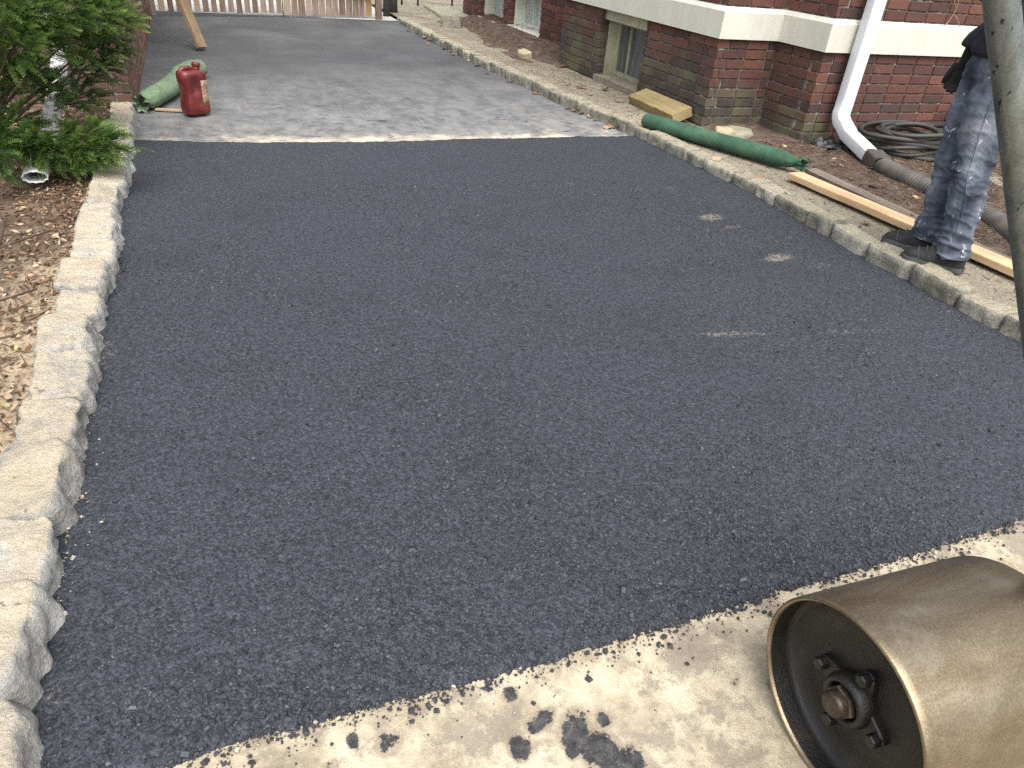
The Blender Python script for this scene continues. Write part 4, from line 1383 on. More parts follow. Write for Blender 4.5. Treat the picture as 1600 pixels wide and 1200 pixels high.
# corrugated white pipe at the left
wp = empty('corrugated_downspout', (-.90, 5.3, .05), 'old white corrugated downspout behind the yew with its mouth on the soil', 'downspout')
core = smooth_path([(-.885, 6.20, 2.2), (-.885, 6.20, 1.2), (-.88, 6.20, .62), (-.88, 6.12, .46), (-.885, 5.75, .32), (-.895, 5.3, .20), (-.90, 4.75, .115), (-.882, 4.33, .105)], 8)
V, Fc = tube(core, [(.050 + .010 * max(0, i - 40) / 16, .046 - .016 * max(0, i - 40) / 16) for i in range(len(core))], 40, False, lambda i, a: 1 + .045 * (1 if math.sin(a * 11) > 0 else -1))
o = link('pipe', new_mesh('pipe', rel(V, wp.location), Fc, 'spout_old', True), wp)
md = o.modifiers.new('thick', 'SOLIDIFY'); md.thickness = .003
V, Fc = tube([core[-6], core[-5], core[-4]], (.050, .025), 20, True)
link('throat_shade_plug', new_mesh('throat_shade_plug', rel(V, wp.location), Fc, 'dark_post'), wp)  # dark plug added inside the mouth, stands in for the shade there

# ------------------------------------------------------------------ yew shrub
def yew():
    root = empty('yew_shrub', (-1.25, 5.0, .05), 'dense green yew shrub overhanging the planting bed and kerb', 'shrub')
    RL = root.location
    tubes = []
    SP, SD, SL, SB = [], [], [], []
    r = random.Random(5)
    base = Vector((-1.35, 5.1, .02))
    # foliage lobes: centre, number of sprays, radius, brightness
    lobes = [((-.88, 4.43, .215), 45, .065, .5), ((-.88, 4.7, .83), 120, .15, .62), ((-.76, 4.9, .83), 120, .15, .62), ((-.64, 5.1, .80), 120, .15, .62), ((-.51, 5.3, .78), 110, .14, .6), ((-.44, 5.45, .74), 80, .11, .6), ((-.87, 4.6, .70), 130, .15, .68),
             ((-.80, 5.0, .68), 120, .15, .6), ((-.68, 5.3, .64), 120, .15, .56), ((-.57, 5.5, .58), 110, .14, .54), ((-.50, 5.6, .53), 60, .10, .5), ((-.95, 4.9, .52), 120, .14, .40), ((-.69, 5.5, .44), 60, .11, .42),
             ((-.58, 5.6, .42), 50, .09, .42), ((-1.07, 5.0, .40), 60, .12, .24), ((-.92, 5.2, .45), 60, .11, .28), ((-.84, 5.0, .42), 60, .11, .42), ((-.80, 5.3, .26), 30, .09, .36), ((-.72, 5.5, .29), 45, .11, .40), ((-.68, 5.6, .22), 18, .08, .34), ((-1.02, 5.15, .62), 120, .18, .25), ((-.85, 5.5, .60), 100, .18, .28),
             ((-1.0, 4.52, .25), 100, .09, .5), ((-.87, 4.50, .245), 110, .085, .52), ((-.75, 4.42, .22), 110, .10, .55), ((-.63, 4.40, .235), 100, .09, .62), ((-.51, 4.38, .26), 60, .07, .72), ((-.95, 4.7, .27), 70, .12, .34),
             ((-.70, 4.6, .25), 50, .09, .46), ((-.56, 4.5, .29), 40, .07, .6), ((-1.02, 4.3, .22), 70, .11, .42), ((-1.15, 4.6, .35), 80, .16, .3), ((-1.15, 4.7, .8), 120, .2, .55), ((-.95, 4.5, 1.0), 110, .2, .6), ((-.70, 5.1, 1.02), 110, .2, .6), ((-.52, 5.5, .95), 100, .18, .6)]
    for (e, ns, rad, br) in lobes:
        e = Vector(e)
        mid = base.lerp(e, .55) + Vector((r.uniform(-.05, .05), r.uniform(-.05, .05), r.uniform(-.02, .06)))
        pts_ = smooth_path([base + Vector((r.uniform(-.05, .05), r.uniform(-.05, .05), 0)), mid, e], 6)
        tubes.append(tube(pts_, [.011 * (1 - .8 * i / (len(pts_) - 1)) for i in range(len(pts_))], 6))
        lim = (e - base).normalized()
        for i in range(ns):
            u = Vector((r.gauss(0, 1), r.gauss(0, 1), r.gauss(0, .8)))
            u.normalize()
            f = r.random() ** .5
            SP.append(e + u * rad * f * .85)
            SD.append((u * .8 + lim * .7 + Vector((.15, -.25, r.uniform(-.25, .35)))).normalized())
            SL.append(r.uniform(.06, .13))
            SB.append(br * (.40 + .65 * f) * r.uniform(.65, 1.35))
            if i % 9 == 0:
                tubes.append(tube([pts_[-3], e.lerp(SP[-1], .5), SP[-1]], [.003, .0022, .0015], 4, False))
    for (p0, p1, k) in (((-.60, 4.40, .25), (-.36, 4.31, .250), 14), ((-.6, 4.45, .28), (-.42, 4.36, .31), 10), ((-.62, 4.36, .21), (-.46, 4.30, .20), 8)):
        p0, p1 = Vector(p0), Vector(p1)
        for i in range(k):
            SP.append(p0.lerp(p1, i / k))
            SD.append(((p1 - p0).normalized() + Vector((r.uniform(-.4, .4), r.uniform(-.5, .5), r.uniform(-.15, .25)))).normalized())
            SL.append(r.uniform(.06, .09))
            SB.append(.8)
    V, Fc = join(tubes)
    link('trunk', new_mesh('trunk', rel(V, RL), Fc, 'bark', True), root)
    P = np.array([tuple(v) for v in SP]); D = np.array([tuple(v) for v in SD]); L = np.array(SL); Bt = np.array(SB)
    ns = len(P)
    K = 20
    side = np.cross(D, np.array([0, 0, 1.0])) + 1e-4
    side /= np.linalg.norm(side, axis=1, keepdims=True)
    nr = np.cross(side, D)
    rl = rng.uniform(-.8, .8, ns)[:, None]
    side, nr = side * np.cos(rl) + nr * np.sin(rl), nr * np.cos(rl) - side * np.sin(rl)
    t = (np.arange(K) / K)[None, :, None, None]
    sg = np.array([-1., 1.])[None, None, :, None]
    sag = rng.uniform(.05, .4, ns)[:, None, None, None]
    Dn, Sn, Nn, Ln = D[:, None, None, :], side[:, None, None, :], nr[:, None, None, :], L[:, None, None, None]
    Q = P[:, None, None, :] + Dn * Ln * t - np.array([0, 0, 1.]) * sag * Ln * t * t + 0 * sg
    a = rng.uniform(.7, 1.15, (ns, K, 2, 1))
    dr = Dn * np.cos(a) + Sn * sg * np.sin(a) + Nn * rng.uniform(0, .4, (ns, K, 2, 1))
    dr /= np.linalg.norm(dr, axis=-1, keepdims=True)
    ln = rng.uniform(.018, .027, (ns, K, 2, 1)) * (1 - .45 * t ** 3)
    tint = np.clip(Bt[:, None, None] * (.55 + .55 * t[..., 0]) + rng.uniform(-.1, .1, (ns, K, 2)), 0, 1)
    W = np.cross(dr, np.broadcast_to(Nn, dr.shape))
    W /= np.linalg.norm(W, axis=-1, keepdims=True) + 1e-9
    wd = .0019
    V = np.stack([Q - W * wd * .6, Q + W * wd * .6, Q + dr * ln * .62 + W * wd, Q + dr * ln, Q + dr * ln * .62 - W * wd], 3).reshape(-1, 3) - np.array(RL)
    n_ = ns * K * 2
    Fc = (np.arange(5)[None] + (np.arange(n_) * 5)[:, None])
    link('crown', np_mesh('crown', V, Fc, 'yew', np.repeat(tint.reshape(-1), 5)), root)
    print('needles', n_)
yew()

# ------------------------------------------------------------------ litter
leaf_v = np.array([(-1, 0, 0), (-.45, -.42, .10), (.25, -.46, .16), (1, 0, .12), (.25, .46, .12), (-.45, .42, .14), (-.1, 0, -.02)])
leaf_f = [(0, 1, 6), (1, 2, 6), (2, 3, 6), (3, 4, 6), (4, 5, 6), (5, 0, 6)]
n = 13000
lx = -.625 - rng.exponential(.40, n)
ly = rng.uniform(.6, 6.3, n)
kp = (lx > -2.6) & (rng.uniform(-1, 1, n) < .35 + .9 * vnoise(lx, ly, 2.2, 101) + .35 * (ly > 2.6) - .45 * (lx > -.80) * (ly < 3.6))
lx, ly = lx[kp], ly[kp]
n = len(lx)
sz = rng.uniform(.004, .018, n)
S = np.stack([sz, sz * rng.uniform(.6, 1.1, n), sz * rng.uniform(.5, 1.8, n)], -1)
loc = np.stack([lx, ly, zleft(lx, ly) + .004 + rng.uniform(0, .014, n)], -1)
tl = np.where(rng.uniform(0, 1, n) < .08 + .12 * (ly < 3.6), rng.uniform(.75, 1, n), rng.beta(1.3, 2.2, n))
me = scatter('leaf_litter', leaf_v, leaf_f, loc, rots(n, .42) * S[:, None, :], 'leaf_litter', tl)
tag(link('leaf_litter', me), 'brown dry leaf litter covering the planting bed under the yew', 'leaf litter', kind='stuff')
# shredded mulch and twigs
sl_v = np.array([(-1, -.12, 0), (1, -.08, 0.05), (1, .1, 0.05), (-1, .12, 0), (-1, 0, .12), (1, 0, .15)])
sl_f = [(0, 1, 5, 4), (1, 2, 5, 5), (2, 3, 4, 5), (0, 4, 3, 3)]
sl_f = [(0, 1, 5), (0, 5, 4), (2, 3, 4), (2, 4, 5), (1, 2, 5), (3, 0, 4)]
P_ = []
n = 26000
x = rng.uniform(3.84, 6.6, n); y = rng.uniform(1.6, 4.75, n)
kp = x > bed_x(y) + .0 + rng.uniform(-.04, .12, n)
P_.append(np.stack([x[kp], y[kp], zbed(x[kp], y[kp]) + .003], -1))
n = 6000
x = rng.uniform(3.6, 4.6, n); y = rng.uniform(8.1, 12.2, n)
kp = zbed2(x, y) > .085 + rng.uniform(-.02, .02, n)
P_.append(np.stack([x[kp], y[kp], zbed2(x[kp], y[kp]) + .003], -1))
n = 1500
x = -.64 - rng.exponential(.35, n); y = rng.uniform(.7, 6.2, n)
P_.append(np.stack([x, y, zleft(x, y) + .004], -1))
n = 1500
x = rng.uniform(3.42, 4.0, n); y = rng.uniform(1.6, 8.3, n)
P_.append(np.stack([x, y, zwalk(x, y) + .002], -1))
loc = np.concatenate(P_)
n = len(loc)
sz = np.exp(rng.normal(math.log(.015), .5, n)).clip(.004, .07)
S = np.stack([sz, sz * rng.uniform(.25, .9, n), sz * .6], -1)
me = scatter('wood_mulch', sl_v, sl_f, loc, rots(n, .25) * S[:, None, :], 'mulch', rng.beta(1.4, 2.2, n))
tag(link('wood_mulch', me), 'dark shredded wood mulch spread over the beds and walk', 'mulch', kind='stuff')

# single leaves one can point to
def leaf_mesh(seed, tint):
    rr = random.Random(seed)
    V, Fc = [], []
    n_ = 9
    for i in range(n_):
        t = i / (n_ - 1)
        wv = math.sin(math.pi * min(1, t * .92 + .04)) ** .8 * .36 * (1 + .25 * math.sin(i * 2.4 + seed))
        zc = .10 * math.sin(t * 2.6 + seed)
        V += [(t - .5, -wv, zc + .12 * rr.random()), (t - .5, 0, zc - .02), (t - .5, wv, zc + .12 * rr.random())]
    for i in range(n_ - 1):
        for k in range(2):
            Fc.append((i * 3 + k, i * 3 + k + 1, (i + 1) * 3 + k + 1, (i + 1) * 3 + k))
    me = new_mesh('fallen_leaf', V, Fc, 'leaf_tan', True)
    a = me.attributes.new('tint', 'FLOAT', 'POINT')
    a.data.foreach_set('value', [tint + .1 * rr.random() for _ in V])
    return me
LM = [leaf_mesh(s, t) for s, t in ((1, .2), (2, .45), (3, .7), (4, .35), (5, .85))]
for k in range(26):
    y = 5.6 + 6.2 * random.random() ** 1.1
    x = kerb_x(y) - abs(random.gauss(.0, .05)) - .015
    o = link('fallen_leaf', LM[k % 4], None, (x, y, .006))
    sz = random.uniform(.045, .085)
    o.scale = (sz, sz, sz)
    o.rotation_euler = (random.uniform(-.3, .3), random.uniform(-.3, .3), random.uniform(0, 6.28))
    tag(o, 'dry tan leaf lying on the driveway along the foot of the mossy kerb', 'leaf', 'dry leaves along the foot of the kerb')
for (x, y, s, k, lab) in ((3.62, 6.95, .10, 0, 'dark curled leaf on the walk out from the basement window'), (3.85, 6.85, .12, 0, 'large dark curled leaf right below the basement window sill'), (3.70, 6.3, .07, 1, 'tan leaf on the walk next to the far end of the timber block'),
        (3.55, 6.6, .06, 2, 'small tan leaf on the walk between window and kerb'), (3.46, 4.35, .09, 4, 'pale leaf on the walk close in front of the dark green silt sock'), (3.47, 3.55, .08, 2, 'tan leaf on the walk near the end of the pine board'),
        (3.60, 3.0, .07, 1, 'brown leaf on the walk touching the pine board near the shoes'), (3.50, 3.9, .07, 1, 'brown leaf on the walk between the sock end and the kerb')):
    o = link('fallen_leaf', LM[k], None, (x, y, .08))
    o.scale = (s, s, s)
    o.rotation_euler = (random.uniform(-.3, .3), random.uniform(-.3, .3), random.uniform(0, 6.28))
    tag(o, lab, 'leaf', 'dry leaves on the concrete walk')
for (x, y, s, k, lab) in ((4.28, 4.02, .15, 4, 'large pale leaf on the mulch between the sock end and the downspout'), (4.30, 3.25, .11, 4, 'pale leaf on the mulch halfway between dark board and drainpipe'), (4.20, 3.55, .09, 2, 'small tan leaf on the mulch close to the dark weathered board'),
        (4.1, 2.35, .11, 4, 'pale yellow leaf on the mulch behind the jeans by the board'), (4.38, 3.0, .10, 2, 'tan leaf on the mulch touching the corrugated drainpipe'), (4.42, 4.15, .08, 4, 'small pale leaf on the mulch just short of the torn plastic sheet')):
    o = link('fallen_leaf', LM[k], None, (x, y, .10))
    o.scale = (s, s, s * .6)
    o.rotation_euler = (random.uniform(-.3, .3), random.uniform(-.3, .3), random.uniform(0, 6.28))
    tag(o, lab, 'leaf', 'pale leaves on the mulch bed')
yl_m = leaf_mesh(8, .8)
yl_m.materials[0] = tinted('yellow_leaf', [(0, (.35, .34, .05)), (1, (.52, .48, .08))])
for (x, y) in ((-.78, 2.36), (-.80, 2.05)):
    o = link('fallen_leaf', yl_m, None, (x, y, .085))
    o.scale = (.04, .04, .04)
    o.rotation_euler = (0.2, .1, x * 90)
    tag(o, 'small bright yellow leaf on the dirt behind the pale kerb', 'leaf', 'yellow leaves on the planting bed')
for (P, rd, lab) in (([(-1.0, 3.9, .10), (-.9, 3.6, .13), (-.88, 3.3, .11), (-.86, 3.1, .10)], .006, 'thick dead twig lying along the leaf litter of the bed'), ([(-.72, 3.55, .10), (-.85, 3.35, .12), (-.95, 3.3, .10)], .004, 'thin dead twig crossing the thicker one on the leaf litter'), ([(-.70, 2.95, .09), (-.82, 2.8, .11), (-.9, 2.72, .09)], .004, 'short dead twig on the sandy soil close behind the kerb')):
    V, Fc = tube(smooth_path(P, 4), rd, 6)
    c = Vector(P[0])
    tag(link('twig', new_mesh('twig', rel(V, c), Fc, 'bark', True), None, c), lab, 'twig', 'twigs on the leaf litter')

# things past the end of the walk
for (x, y, r, h, lab) in ((2.93, 12.75, .05, 1.3, 'thick dark post right beside the gate post'), (3.10, 13.0, .075, 1.3, 'stout dark trunk-like post behind the gate end')):
    V, Fc = tube([(x, y, -.1), (x, y, .3), (x + .02, y, h)], [r * 1.1, r, r * .9], 12)
    tag(link('dark_post', new_mesh('dark_post', rel(V, (x, y, 0)), Fc, 'dark_post', True), None, (x, y, 0)), lab, 'post')
rl = empty('iron_railing', (4.0, 14.2, 0), 'thin black iron railing beyond the far end of the kerb', 'railing')
for x in (3.55, 3.85, 4.5, 4.9, 5.3):
    V, Fc = tube([(x, 14.2, .0), (x, 14.2, 1.0)], .018, 8)
    link('baluster', new_mesh('baluster', rel(V, rl.location), Fc, 'dark_post', True), rl)
V, Fc = tube([(3.4, 14.2, 1.0), (5.5, 14.2, 1.0)], .02, 8)
link('rail', new_mesh('rail', rel(V, rl.location), Fc, 'dark_post', True), rl)
slab('stone_step', [(3.75, 12.4), (4.4, 12.4), (4.9, 14.0), (3.9, 14.0)], .02, .11, 'flag', 'greenish stone landing at the far corner of the house', 'paving slab', 4)

# ------------------------------------------------------------------ roller
rol = empty('hand_roller', (1.18, .485, 0), 'worn steel hand roller drum on the concrete with its grey pipe handle', 'roller')
ry = -.0426
AX = Vector((math.cos(ry), math.sin(ry), 0))
E1 = Vector((-math.sin(ry), math.cos(ry), 0))
C0 = Vector((.972, .4949, .2036 - .014 + .0))
RD = .2036
def rpart(name, V, Fc, mat, smooth=True, origin=None, parent=None):
    og = Vector(origin) if origin is not None else rol.location
    o = link(name, new_mesh(name, rel(V, og), Fc, mat, smooth), rol)
    o.location = og - rol.location
    return o
def ringpts(x, r, n=96):
    return [C0 + AX * x + (E1 * math.cos(2 * math.pi * k / n) + Vector((0, 0, 1)) * math.sin(2 * math.pi * k / n)) * r for k in range(n)]
def lathe(prof, n=96):
    V, Fc = [], []
    for (x, r) in prof:
        V += ringpts(x, r, n)
    for i in range(len(prof) - 1):
        for k in range(n):
            a, b = i * n + k, i * n + (k + 1) % n
            Fc.append((a, b, b + n, a + n))
    return V, Fc
DL = .43
V, Fc = lathe([(.016, RD - .0095), (.0015, RD - .0088), (-.001, RD - .005), (.0008, RD - .0012), (.003, RD), (.02, RD + .0004)] + [(DL * t, RD + .0005) for t in (.25, .5, .75)] + [(DL - .004, RD), (DL, RD - .006), (DL - .016, RD - .0125)])
rpart('drum_shell', V, Fc, 'drum', True, C0)
V, Fc = lathe([(.008, RD - .0096), (.046, RD - .012)])
rpart('inner_wall', V, Fc, 'drum_in', True, C0)
V, Fc = lathe([(.042, RD - .0118), (.044, RD - .022), (.048, RD - .028), (.056, RD - .031), (.054, .12), (.051, .07), (.050, .001)])
rpart('end_disc', V, Fc, 'drum_in', True, C0)
V, Fc = lathe([(DL - .012, RD - .0124), (DL - .045, RD - .02), (DL - .047, .001)], 48)
rpart('end_disc', V, Fc, 'drum_in', True, C0)
# bearing flange: square with rounded lugs
V, Fc = [], []
nfl = 64
for x, sc_ in ((.054, 1.0), (.038, 1.0), (.034, .94)):
    for k in range(nfl):
        a = 2 * math.pi * k / nfl
        r_ = .038 + .036 * max(0, math.cos(2 * (a - math.radians(18)))) ** 3.0 * 1.0
        r_ = .052 + .042 * (0.5 + .5 * math.cos(4 * (a - math.radians(8)))) ** 2.2
        V.append(C0 + AX * x + (E1 * math.cos(a) + Vector((0, 0, 1)) * math.sin(a)) * r_ * sc_)
for i in range(2):
    for k in range(nfl):
        a, b = i * nfl + k, i * nfl + (k + 1) % nfl
        Fc.append((a, b, b + nfl, a + nfl))
Fc.append(tuple(2 * nfl + k for k in range(nfl)))
fl = rpart('bearing_flange', V, Fc, 'drum_in', False, C0)
V, Fc = lathe([(.040, .055), (.024, .053), (.015, .048), (.012, .041), (.020, .036)], 40)
rpart('bearing_collar', V, Fc, 'drum_in', True, C0)
V, Fc = lathe([(.05, .0265), (-.002, .0265), (-.010, .0245), (-.013, .020), (-.0135, .001)], 36)
rpart('axle', V, Fc, 'hub', True, C0)
V, Fc = lathe([(.030, .0345), (.010, .0345), (.007, .032), (.007, .024)], 6)
rpart('axle_nut', V, Fc, 'hub', False, C0)
for k in range(4):
    a = math.radians(8 + 90 * k)
    c = C0 + (E1 * math.cos(a) + Vector((0, 0, 1)) * math.sin(a)) * .079
    hx = []
    for x, rr_ in ((.040, .0135), (.020, .0135), (.017, .0115)):
        hx += [c + AX * x + (E1 * math.cos(b + .3) + Vector((0, 0, 1)) * math.sin(b + .3)) * rr_ for b in np.linspace(0, 2 * math.pi, 7)[:-1]]
    Fc = [(i * 6 + q, i * 6 + (q + 1) % 6, (i + 1) * 6 + (q + 1) % 6, (i + 1) * 6 + q) for i in range(2) for q in range(6)] + [tuple(12 + q for q in range(6))]
    rpart('bolt', hx, Fc, 'drum_in', False, C0)
# far side yoke and handle
axR = C0 + AX * (DL + .03)
V, Fc = tube([C0 + AX * (DL - .06), axR + AX * .03], .0235, 24)
rpart('axle', V, Fc, 'hub', True, axR)
H0, H1 = Vector((1.063, .801, 1.369)), Vector((1.447, .51, .464))
hd = (H1 - H0).normalized()
V, Fc = tube([H0 - hd * .25, H0 - hd * .1, H0, H0.lerp(H1, .5), H1], .0226, 32)
ho = rpart('handle', V, Fc, 'pipe', True, H1)
V, Fc = tube([axR - Vector((0, 0, .03)) + AX * .002, axR.lerp(H1, .3) + AX * .004, H1 + hd * .01, H1 - hd * .08], [(.012, .024)] * 4, 16)
rpart('yoke_arm', V, Fc, 'drum_in', True, axR)

# ------------------------------------------------------------------ person
per = empty('person', (3.535, 2.445, .072), 'person in paint-splashed jeans and black sweatshirt standing on the walk, arm hanging', 'person')
PL = per.location
Fd = Vector((-.53, .848, 0)).normalized()        # facing
Ld = Vector((-Fd.y, Fd.x, 0))                    # their left
def B(f, l, z):
    return Vector((PL.x, PL.y, 0)) + Fd * f + Ld * l + Vector((0, 0, z))
def loft(secs, n=28, cap=True, wob=0.0, wf=6.0, seed=0.0):
    """secs: (centre, half-depth along facing, half-width along left)"""
    V, Fc = [], []
    for (c, a_, b_) in secs:
        for k in range(n):
            t = 2 * math.pi * k / n
            p = c + Fd * (a_ * math.cos(t)) + Ld * (b_ * math.sin(t))
            if wob:
                d = (p - c).normalized()
                q = Vector((p.x * wf, p.y * wf, p.z * wf * 1.8))
                p = p + d * wob * (mn.noise(q + Vector((seed, 0, 0))) + .5 * mn.noise(q * 2.3 + Vector((0, seed, 0))))
            V.append(p)
    m = len(secs)
    for i in range(m - 1):
        for k in range(n):
            a_, b_ = i * n + k, i * n + (k + 1) % n
            Fc.append((a_, b_, b_ + n, a_ + n))
    if cap:
        Fc.append(tuple(range(n))[::-1])
        Fc.append(tuple((m - 1) * n + k for k in range(n)))
    return V, Fc
def dense(secs, k=6):
    out = []
    P = smooth_path([s[0] for s in secs], k)
    A = np.interp(np.linspace(0, len(secs) - 1, len(P)), range(len(secs)), [s[1] for s in secs])
    Bv = np.interp(np.linspace(0, len(secs) - 1, len(P)), range(len(secs)), [s[2] for s in secs])
    return [(p, a_, b_) for p, a_, b_ in zip(P, A, Bv)]
def remeshed(name, parts, mat, vox, smooth_it=4, post=None):
    V, Fc = join(parts)
    me = new_mesh(name + '_src', rel(V, PL), Fc, mat, True)
    o = bpy.data.objects.new(name, me)
    tmp = bpy.data.scenes.new('scratch')
    tmp.collection.objects.link(o)
    bm = bmesh.new(); bm.from_mesh(me)
    bmesh.ops.recalc_face_normals(bm, faces=bm.faces[:])
    bm.to_mesh(me); bm.free()
    md = o.modifiers.new('r', 'REMESH'); md.mode = 'VOXEL'; md.voxel_size = vox; md.use_smooth_shade = True
    md = o.modifiers.new('s', 'SMOOTH'); md.iterations = smooth_it; md.factor = .5
    vl = tmp.view_layers[0]
    vl.update()
    dg = vl.depsgraph
    me2 = bpy.data.meshes.new_from_object(o.evaluated_get(dg))
    me2.name = name
    tmp.collection.objects.unlink(o)
    bpy.data.scenes.remove(tmp)
    COL.objects.link(o)
    o.modifiers.clear()
    o.data = me2
    me2.materials.clear()
    me2.materials.append(M[mat])
    if post:
        co = [v.co.copy() for v in me2.vertices]
        no = [v.normal.copy() for v in me2.vertices]
        me2.vertices.foreach_set('co', [x_ for c_, n_ in zip(co, no) for x_ in (post(c_ + PL, n_) - PL)])
    me2.polygons.foreach_set('use_smooth', [True] * len(me2.polygons))
    o.parent = per
    return o
# foot placement: left foot nearer the kerb, right foot half a step ahead
LF, RF = B(-.050, .085, 0), B(.088, -.095, 0)
def leg(foot, hip_l, hem, out):
    f0 = foot - Vector((0, 0, 0))
    hip = B(.035 if hip_l > 0 else .10, hip_l, 0)
    def at(z, fo=0.0, lo=0.0, t=None):
        t = (z - .1) / .85 if t is None else t
        c = f0.lerp(hip, min(1, max(0, t)) ** 1.1)
        return Vector((c.x, c.y, 0)) + Fd * fo + Ld * lo + Vector((0, 0, z))
    return dense([(at(hem, -.010), .078, .070), (at(hem + .035, -.012), .082, .074), (at(.25, -.01), .078, .072), (at(.36, -.012), .082, .077), (at(.48, .0), .084, .078), (at(.56, .012), .087, .080), (at(.66, .012), .092, .084),
                  (at(.78, .012), .108, .096), (at(.90, .004), .116, .104), (at(.99, -.012), .106, .100)], 7)
def wr(p, nrm):
    h = mn.noise(Vector((p.x * 6, p.y * 6, p.z * 7))) * .7
    g = Vector((p.x * 9 + p.z * 5, p.y * 9 - p.z * 4, p.z * 13))
    crease = (1 - min(1, abs(mn.noise(g)) * 3.2)) ** 2                  # sharp folds
    crease2 = (1 - min(1, abs(mn.noise(g * 1.9 + Vector((4, 1, 2)))) * 3.5)) ** 2
    low = max(0, min(1, (.45 - p.z) / .3))
    knee = math.exp(-((p.z - .55) / .12) ** 2)
    amt = .35 + .65 * max(low, knee * .8)
    diag = mn.noise(Vector((p.x * 4 + p.z * 10, p.y * 4 + p.z * 7, p.z * 5 + 7)))
    fold = (1 - min(1, abs(diag) * 2.6)) ** 1.5
    return p + nrm * (.008 * h + amt * (.011 * crease - .006 * crease2) + .014 * amt * (fold - .4))
jl_ = loft(leg(LF, .092, .150, 0), wob=.004)
jr_ = loft(leg(RF, -.092, .150, 0), wob=.004, seed=4)
hips = loft(dense([(B(.07, 0, .93), .11, .12), (B(.07, 0, .98), .140, .168), (B(.065, 0, 1.05), .142, .178), (B(.055, 0, 1.14), .122, .165)], 6))
remeshed('jeans', [jl_, jr_, hips], 'jeans', .0065, 4, wr)
from mathutils.bvhtree import BVHTree
jo = [c for c in per.children if c.name.startswith('jeans')][0]
bv_ = BVHTree.FromPolygons([v.co for v in jo.data.vertices], [tuple(p.vertices) for p in jo.data.polygons])
for (ft, hl, dirs) in ((LF, .092, (Ld, -Ld)), (RF, -.092, (-Ld,))):
    sec = leg(ft, hl, .150, 0)
    for dv in dirs:
        pts_ = []
        for (c, a_, b_) in sec[:58]:
            q = bv_.ray_cast(c + dv * .3 - PL, -dv)[0]
            if q is not None:
                pts_.append(q + dv * .0008)
        if len(pts_) > 4:
            V, Fc = tube(pts_, .0026, 6)
            link('seam', new_mesh('seam', V, Fc, 'jeans', True), jo)
    c, a_, b_ = sec[2]
    pts_ = []
    for k in range(41):
        t = 2 * math.pi * k / 40
        dv = Fd * math.cos(t) + Ld * math.sin(t)
        q = bv_.ray_cast(c + dv * .16 - PL, -dv)[0]
        pts_.append(q if q is not None else c - PL + dv * .08)
    V, Fc = tube(pts_, .006, 6, False)
    link('hem', new_mesh('hem', V, Fc, 'jeans', True), jo)
# sweatshirt: torso, far arm hanging, near arm bent up to the chest
torso = loft(dense([(B(.06, 0, 1.07), .152, .192), (B(.06, 0, 1.11), .160, .202), (B(.045, 0, 1.20), .142, .195), (B(.03, 0, 1.36), .138, .205), (B(.02, 0, 1.50), .125, .215), (B(.01, 0, 1.57), .10, .185), (B(.01, 0, 1.61), .07, .085), (B(.015, 0, 1.64), .062, .066)], 6))
def limb(P, R, n=18):
    return tube(smooth_path(P, 6), list(np.interp(np.linspace(0, len(P) - 1, (len(P) - 1) * 6 + 1), range(len(P)), R)), n)
armR = limb([B(-.02, -.20, 1.52), B(-.03, -.245, 1.40), B(-.03, -.27, 1.26), B(.11, -.26, 1.20), B(.20, -.24, 1.13), B(.238, -.23, 1.06)], [.075, .074, .070, .070, .072, .060])
armL = limb([B(-.02, .20, 1.52), B(-.06, .25, 1.38), B(-.07, .26, 1.26), B(.06, .22, 1.25), B(.18, .12, 1.30), B(.22, .08, 1.32)], [.075, .070, .062, .058, .052, .046])
def wr2(p, nrm):
    return p + nrm * .009 * (mn.noise(Vector((p.x * 9, p.y * 9, p.z * 16))) + .5 * mn.noise(Vector((p.x * 22, p.y * 22, p.z * 30))))
remeshed('sweatshirt', [torso, armR, armL], 'sweat', .011, 4, wr2)
